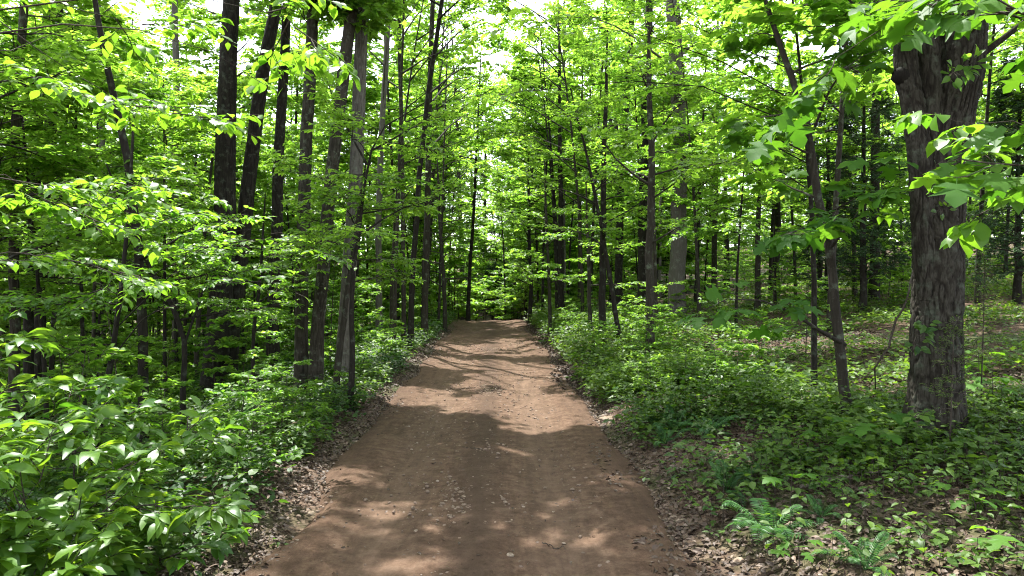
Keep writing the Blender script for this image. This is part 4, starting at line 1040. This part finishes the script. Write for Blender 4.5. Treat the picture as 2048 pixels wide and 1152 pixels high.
ICO_V = []
ph = (1 + 5 ** .5) / 2
for a_, b_ in ((-1, ph), (1, ph), (-1, -ph), (1, -ph)):
    ICO_V += [(a_, b_, 0)]
for a_, b_ in ((-1, ph), (1, ph), (-1, -ph), (1, -ph)):
    ICO_V += [(0, a_, b_)]
for a_, b_ in ((ph, -1), (ph, 1), (-ph, -1), (-ph, 1)):
    ICO_V += [(a_, 0, b_)]
ICO_V = np.array(ICO_V) / math.hypot(1, ph)
ICO_F = np.array([(0, 11, 5), (0, 5, 1), (0, 1, 7), (0, 7, 10), (0, 10, 11), (1, 5, 9), (5, 11, 4), (11, 10, 2), (10, 7, 6), (7, 1, 8), (3, 9, 4), (3, 4, 2), (3, 2, 6), (3, 6, 8), (3, 8, 9), (4, 9, 5), (2, 4, 11), (6, 2, 10), (8, 6, 7), (9, 8, 1)])
def pebbles(name, label, X, Y, size, rng):
    a = Acc(); n = len(X)
    sc = size[:, None] * rng.uniform(.6, 1.2, (n, 3)); sc[:, 2] *= .65
    V = ICO_V[None] * sc[:, None] * rng.uniform(.8, 1.15, (n, 12, 1))
    an = rng.uniform(0, 6.28, n); c, s_ = np.cos(an)[:, None], np.sin(an)[:, None]
    V = np.stack([V[..., 0] * c - V[..., 1] * s_, V[..., 0] * s_ + V[..., 1] * c, V[..., 2]], -1)
    V += np.stack([X, Y, surf_z(X, Y) + size * .18], -1)[:, None]
    Fc = (ICO_F[None] + (np.arange(n) * 12)[:, None, None]).reshape(-1, 3)
    a.add(V.reshape(-1, 3), Fc, 0, np.repeat(np.clip(rng.normal(.26, .2, n), 0, 1), 20))
    tag(link(name, a.mesh(name, [M['stone']])), label, 'gravel', None, 'stuff')
X, Y = spots(48000, -1.85, 1.95, 4.2, 26, lambda x, y, s: np.clip(.16 + .9 * np.exp(-(s / .24) ** 2) + .8 * sstep(1.2, 1.7, np.abs(s)), 0, 1) * np.clip(.4 + snoise(x * 2, y * 2, 51), .1, 1), rh)
pebbles('road_gravel', 'small loose gravel strewn along the middle and edges of the track', X, Y, .005 + .026 * rh.uniform(0, 1, len(X)) ** 3.2, rh)

# single stones that stand out
def stone(label, px, py, r, seed, name='stone', mat='rock', flat=.6):
    rng = np.random.default_rng(seed)
    c = on_ground(px, py); c[2] = float(surf_z(c[0], c[1]))
    import bmesh
    bm = bmesh.new(); bmesh.ops.create_icosphere(bm, subdivisions=3, radius=1.0)
    sx = rng.uniform(.85, 1.25, 3) * (1.15, .9, flat)
    for v in bm.verts:
        p = np.array(v.co)
        f = 1 + .16 * math.sin(p[0] * 2.3 + seed) + .12 * math.sin(p[1] * 3.1 + p[2] * 2 + seed * 2) + .05 * math.sin(p[0] * 7 + p[2] * 6)
        for d in range(5):
            q = np.random.default_rng(seed * 31 + d).normal(0, 1, 3); q /= np.linalg.norm(q)
            ex = p @ q - .72
            if ex > 0: p = p - q * ex * .8
        v.co = p * f * r * sx
    me = bpy.data.meshes.new(name); bm.to_mesh(me); bm.free()
    for pl in me.polygons: pl.use_smooth = True
    me.materials.append(M[mat])
    o = link(name, me, None, (c[0], c[1], c[2] + r * flat * .35)); o.rotation_euler = (0, 0, rng.uniform(0, 6))
    tag(o, label, 'stone')
stone('pale tan rock lying at the uphill edge of the track', 1213, 842, .11, 1, 'rock')
stone('flat pale stone in the middle of the track near the camera', 1021, 1116, .034, 2, flat=.4)
stone('broken brown stone half buried in leaf litter by the track', 1475, 1128, .05, 3)
stone('small round stone on the litter slope below the ferns', 1362, 1045, .035, 4)
stone('small grey stone at the downhill edge of the track', 622, 1032, .035, 5)
stone('small pale stone beside the gravel ridge mid track', 928, 997, .024, 6)
stone('flat brown stone near the flat pale stone', 962, 1075, .022, 7, flat=.4)

# fallen sticks and the pale dead vine
def stick(name, label, cat, P, R, mat='deadwood', S_=7):
    a = Acc(); P = np.array(P, float); o = P[0].copy()
    q, _ = samp(P[None], np.linspace(0, 1, 16)[None]); q = q[0]
    q[1:-1] += np.random.default_rng(len(label)).normal(0, .012, (14, 3))
    V, Q = tubes(q[None], np.interp(np.linspace(0, 1, 16), np.linspace(0, 1, len(R)), R)[None], S_)
    a.add(V - o, Q, 0, smooth=True)
    return tag(link(name, a.mesh(name, [M[mat]]), None, tuple(o)), label, cat)
def ground_stick(label, pxs, r, lift=.03, mat='deadwood'):
    P = []
    for p in pxs:
        c = on_ground(*p); c[2] = float(surf_z(c[0], c[1])) + lift; P.append(c)
    stick('fallen_branch', label, 'branch', P, [r, r * .5], mat)
ground_stick('grey fallen branch on the leaf litter below the lobed leaf sapling', [(1600, 985), (1680, 965), (1760, 950), (1810, 930)], .018, .05)
ground_stick('pale fallen branch lying past the foot of the oak', [(1950, 890), (2000, 905), (2060, 925)], .014, .06)
ground_stick('short pale stick on the litter in front of the oak', [(1880, 925), (1920, 915)], .014, .04)
ground_stick('thin brown twig on the litter beside the fern', [(1340, 938), (1400, 950)], .008, .03)
ground_stick('dark twig lying across the middle of the track', [(925, 898), (960, 903)], .006, .015, 'twig')
ground_stick('small twig in the wheel track near the camera', [(1085, 1088), (1130, 1098)], .006, .015, 'twig')
stick('dead_vine', 'pale dead vine hanging crooked beside the oak', 'vine', [at(1825, 545, 7.4), at(1812, 600, 7.5), at(1795, 640, 7.6), at(1775, 690, 7.6), at(1752, 735, 7.7), on_ground(1745, 800)], [.008, .010, .012, .012, .010, .006], 'twig')
gs = on_ground(1330, 600)
ground_stick('fallen grey limb among the herbs high on the hillside', [(1980, 545), (2010, 530), (2050, 522)], .05, .3)

# ------------------------------------------------------------------ ferns
def fern(label, seed, nf, L, loc):
    rng = np.random.default_rng(seed)
    root = thing('fern', label, 'fern', loc, 'ferns on the bank')
    for i in range(nf):
        a = Acc()
        an = i * 6.283 / nf + rng.normal(0, .25); e = math.radians(rng.uniform(30, 72)); l = L * rng.uniform(.7, 1.15)
        t = np.linspace(0, 1, 12)
        d = np.array([math.cos(an), math.sin(an)])
        C = np.zeros((12, 3)); r = l * np.sin(t * 1.25) / 1.25 * math.cos(e) * 1.1
        C[:, :2] = d * r[:, None]; C[:, 2] = l * (t * math.sin(e) - .55 * t ** 2.2 * (.4 + math.cos(e)))
        V, Q = tubes(C[None], np.linspace(.004, .0012, 12)[None], 4); a.add(V, Q, 0)
        n = 22
        tt = np.linspace(.14, .98, n); P, T = samp(C[None], tt[None]); P, T = P[0], T[0]
        sd = nrm(np.cross(T, np.array([0, 0, 1.0])) + 1e-6); up = np.cross(sd, T)
        ln = l * .125 * np.sin(np.pi * np.clip(.18 + .82 * tt, 0, 1)) ** .7 + .006
        for g in (-1, 1):
            leaves(a, P, sd * g + T * .35 - up * .1, up + rng.normal(0, .08, (n, 3)), ln, 'rhomb', rng, 0, .34, np.clip(rng.normal(.5, .12, n), 0, 1))
        link('frond', a.mesh('fern_frond', [M['leaf_fern']]), root)
    return root
FERNS = [((1165, 712), 1.1, 'large pale fern clump at the uphill edge of the track, halfway along'), ((1190, 700), .9, 'fern just behind the large pale clump at the track edge'), ((1255, 795), 1.0, 'fern by the track edge, below the slim straight sapling'), ((1225, 775), .8, 'smaller fern on the track side of the sapling fern'),
         ((1345, 865), 1.15, 'dark drooping fern on the bank above the pale rock'), ((1310, 850), .9, 'dark fern between the pale rock and the drooping fern'), ((1455, 985), .95, 'upright sunlit fern on the litter bank, its fronds pale'), ((1495, 965), .7, 'small fern beside the upright sunlit fern'),
         ((1540, 1075), 1.1, 'dark low fern spreading over the litter below the sunlit fern'), ((1730, 1140), .9, 'fern at the bottom of the bank nearest the camera'), ((1640, 1040), .7, 'little fern in the shade below the fallen branch'), ((1400, 830), .9, 'fern half hidden in herbs above the drooping fern'),
         ((1120, 672), .8, 'far fern at the uphill track edge near the rise'), ((1290, 835), .8, 'fern nearest the pale rock'),
         ((1140, 690), .9, 'fern at the track edge before the far fern'), ((1212, 742), 1.0, 'broad fern between the large pale clump and the smaller sapling fern'), ((1275, 822), .75, 'short fern at the litter edge above the pale rock'), ((1240, 768), .95, 'arching fern at the foot of the slim straight sapling'),
         ((1330, 890), .8, 'fern leaning over the bare litter past the pale rock'), ((1180, 726), .7, 'small fern in front of the large pale clump'), ((1420, 870), 1.0, 'shaded fern on the bank above the sunlit upright fern'), ((1600, 930), .8, 'fern in the herbs between crooked sapling and fallen branch')]
fp = [fern('x', 500 + i, nf, L, (0, 0, 0)) for i, (nf, L) in enumerate([(11, .62), (9, .5), (13, .7)])]
for i, ((px, py), sc, lab) in enumerate(FERNS):
    c = on_ground(px, py); c[2] = float(ground_z(c[0], c[1]))
    src = fp[i % 3]
    if i < 3:
        src.location = tuple(c); src.scale = (sc,) * 3; src["label"] = lab
    else:
        dup(src, tuple(c), i * 1.3, sc, lab, 'ferns on the bank')

# ------------------------------------------------------------------ seedlings on the bank, ivy and cedar sprigs by the oak
def seedling(label, px, py, h, n, size, seed, kind='lobed', mat='leaf_lobed', name='seedling', Yoff=0):
    rng = np.random.default_rng(seed); c = on_ground(px, py); c[2] = float(ground_z(c[0], c[1]))
    root = thing(name, label, 'seedling', tuple(c))
    st, lv = Acc(), Acc()
    tip = np.array([rng.normal(0, .04), rng.normal(0, .04), h])
    V, Q = tubes(np.linspace((0, 0, -.03), tip, 5)[None], np.linspace(.005, .003, 5)[None], 5); st.add(V, Q, 0, smooth=True)
    an = rng.uniform(0, 6) + np.arange(n) * 2.4; zz = h * (1 - .5 * np.arange(n) / n)
    d = np.stack([np.cos(an), np.sin(an), np.full(n, .25)], -1)
    b = tip[None] * (zz / h)[:, None]; e = b + d * (size * rng.uniform(.3, .7, n))[:, None]
    V, Q = tubes(np.stack([b, (b + e) / 2 + (0, 0, .01), e], 1), np.full((n, 3), .0018), 3); st.add(V, Q, 0)
    D = d.copy(); D[:, 2] = rng.normal(-.2, .2, n)
    leaves(lv, e, D, np.array([0, 0, 1.0]) + rng.normal(0, .2, (n, 3)), rng.uniform(.75, 1.1, n) * size, kind, rng, 0, 1.1)
    link('stem', st.mesh(name + '_stem', [M['twig']]), root); link('foliage', lv.mesh(name + '_foliage', [M[mat]]), root)
for a in [('lobed seedling with a wide top leaf at the foot of the crooked sapling', 1735, 925, .42, 6, .26, 601), ('lobed seedling with one pale leaf above the dark low fern', 1580, 1020, .34, 5, .17, 602), ('small lobed seedling between the sunlit fern and fallen branch', 1660, 925, .30, 5, .18, 603),
          ('lobed seedling near the frame edge below the oak', 1960, 1040, .22, 6, .16, 604), ('lobed seedling in the near corner of the bank', 2010, 1120, .2, 6, .18, 605), ('lobed seedling at the litter edge nearest the camera', 1600, 1140, .16, 5, .13, 606),
          ('pale seedling beyond the oak in the sun', 1985, 830, .5, 7, .2, 607), ('tall seedling beside the far side of the oak', 1960, 800, .7, 7, .18, 608)]:
    seedling(*a)
for a in [('three leaved seedling clump by the track edge, before the drooping fern', 1345, 955, .12, 7, .10, 611, 'hex', 'leaf_low'), ('low bright seedling on the slope under the oak', 1790, 985, .18, 7, .11, 612, 'oval', 'leaf_low'), ('low oval leaved seedling near the bottom of the bank', 1720, 1075, .14, 8, .11, 613, 'oval', 'leaf_low'),
          ('oval leaved seedling right of the bottom fern', 1850, 1100, .14, 8, .12, 614, 'oval', 'leaf_low'), ('three leaved plant on the litter at the very bottom of the bank', 1930, 1135, .10, 8, .10, 616, 'hex', 'leaf_low'), ('bright three leaved plant below the fallen branch', 1560, 1100, .10, 7, .09, 617, 'hex', 'leaf_low'), ('wide leaved plant under the frame edge fallen branch', 1990, 960, .2, 8, .13, 618, 'oval', 'leaf_low'), ('little plant on the litter between fern and road', 1420, 1075, .08, 6, .07, 619, 'hex', 'leaf_low'), ('small seedling sprouting at the downhill track edge near the camera', 570, 1098, .05, 6, .08, 615, 'hex', 'leaf_low')]:
    seedling(*a)

def creeper(label, pts, dy, n, size, seed, mat='leaf_low', kind='hex', name='creeper_vine'):
    rng = np.random.default_rng(seed)
    P = np.array([at(x, y, OY - dy) for x, y in pts]); o = P[0].copy()
    root = thing(name, label, 'vine', tuple(o))
    st, lv = Acc(), Acc()
    V, Q = tubes(P[None] - o, np.full((1, len(P)), .005), 5); st.add(V, Q, 0, smooth=True)
    t = rng.uniform(.1, 1, n); b, T = samp(P[None], t[None]); b = b[0]
    an = rng.uniform(0, 6.28, n)
    D = np.stack([np.cos(an), -.5 * np.ones(n), np.sin(an) * .7 - .3], -1); Nn = np.array([0, -.8, .7]) + rng.normal(0, .3, (n, 3))
    e = b + nrm(D) * .06 + np.array([0, -.03, 0])
    V, Q = tubes(np.stack([b - o, e - o], 1), np.full((n, 2), .0015), 3); st.add(V, Q, 0)
    leaves(lv, e - o, D, Nn, rng.uniform(.7, 1.2, n) * size, kind, rng, 0, 1.3)
    link('stem', st.mesh(name + '_stem', [M['twig']]), root); link('foliage', lv.mesh(name + '_foliage', [M[mat]]), root)
creeper('three leaved creeper clump clinging low on the oak trunk', [(1822, 720), (1826, 690), (1838, 655), (1848, 640)], .36, 22, .10, 701)
creeper('small creeper sprig on the oak below its fork', [(1868, 345), (1872, 330), (1885, 322)], .38, 8, .09, 702)
creeper('creeper sprig halfway up the oak trunk', [(1868, 430), (1876, 420), (1890, 418)], .38, 7, .09, 703)
creeper('bright creeper leaves over the oak fork', [(1880, 170), (1900, 150), (1930, 130), (1945, 125)], .42, 26, .12, 704, 'leaf', 'oval')
creeper('low creeper at the root of the oak', [(1815, 855), (1822, 830), (1835, 815)], .42, 10, .11, 705)
for px, py, H, lab, sd, Yd in [(1900, 860, 1.35, 'feathery cedar seedling right against the oak trunk', 711, -.62), (1962, 820, 1.9, 'thin cedar sapling standing just past the oak', 712, .6)]:
    b = at(px, py, OY + Yd); b[2] = float(ground_z(b[0], b[1]))
    p = np.linspace(b, b + (.03, 0, H), 8)
    tree_thing('cedar_seedling', lab, 'sapling', p, np.linspace(.010, .003, 8), dict(CEDAR, n1=22, l1=(.2, .38), n2=7, l2=(.06, .14), n3=2, l3=(.03, .07), nl=6, size=(.012, .03), width=1.0, tint=.8, t1=(.3, 1)), np.random.default_rng(sd), 'twig', 'leaf_low', None, False)
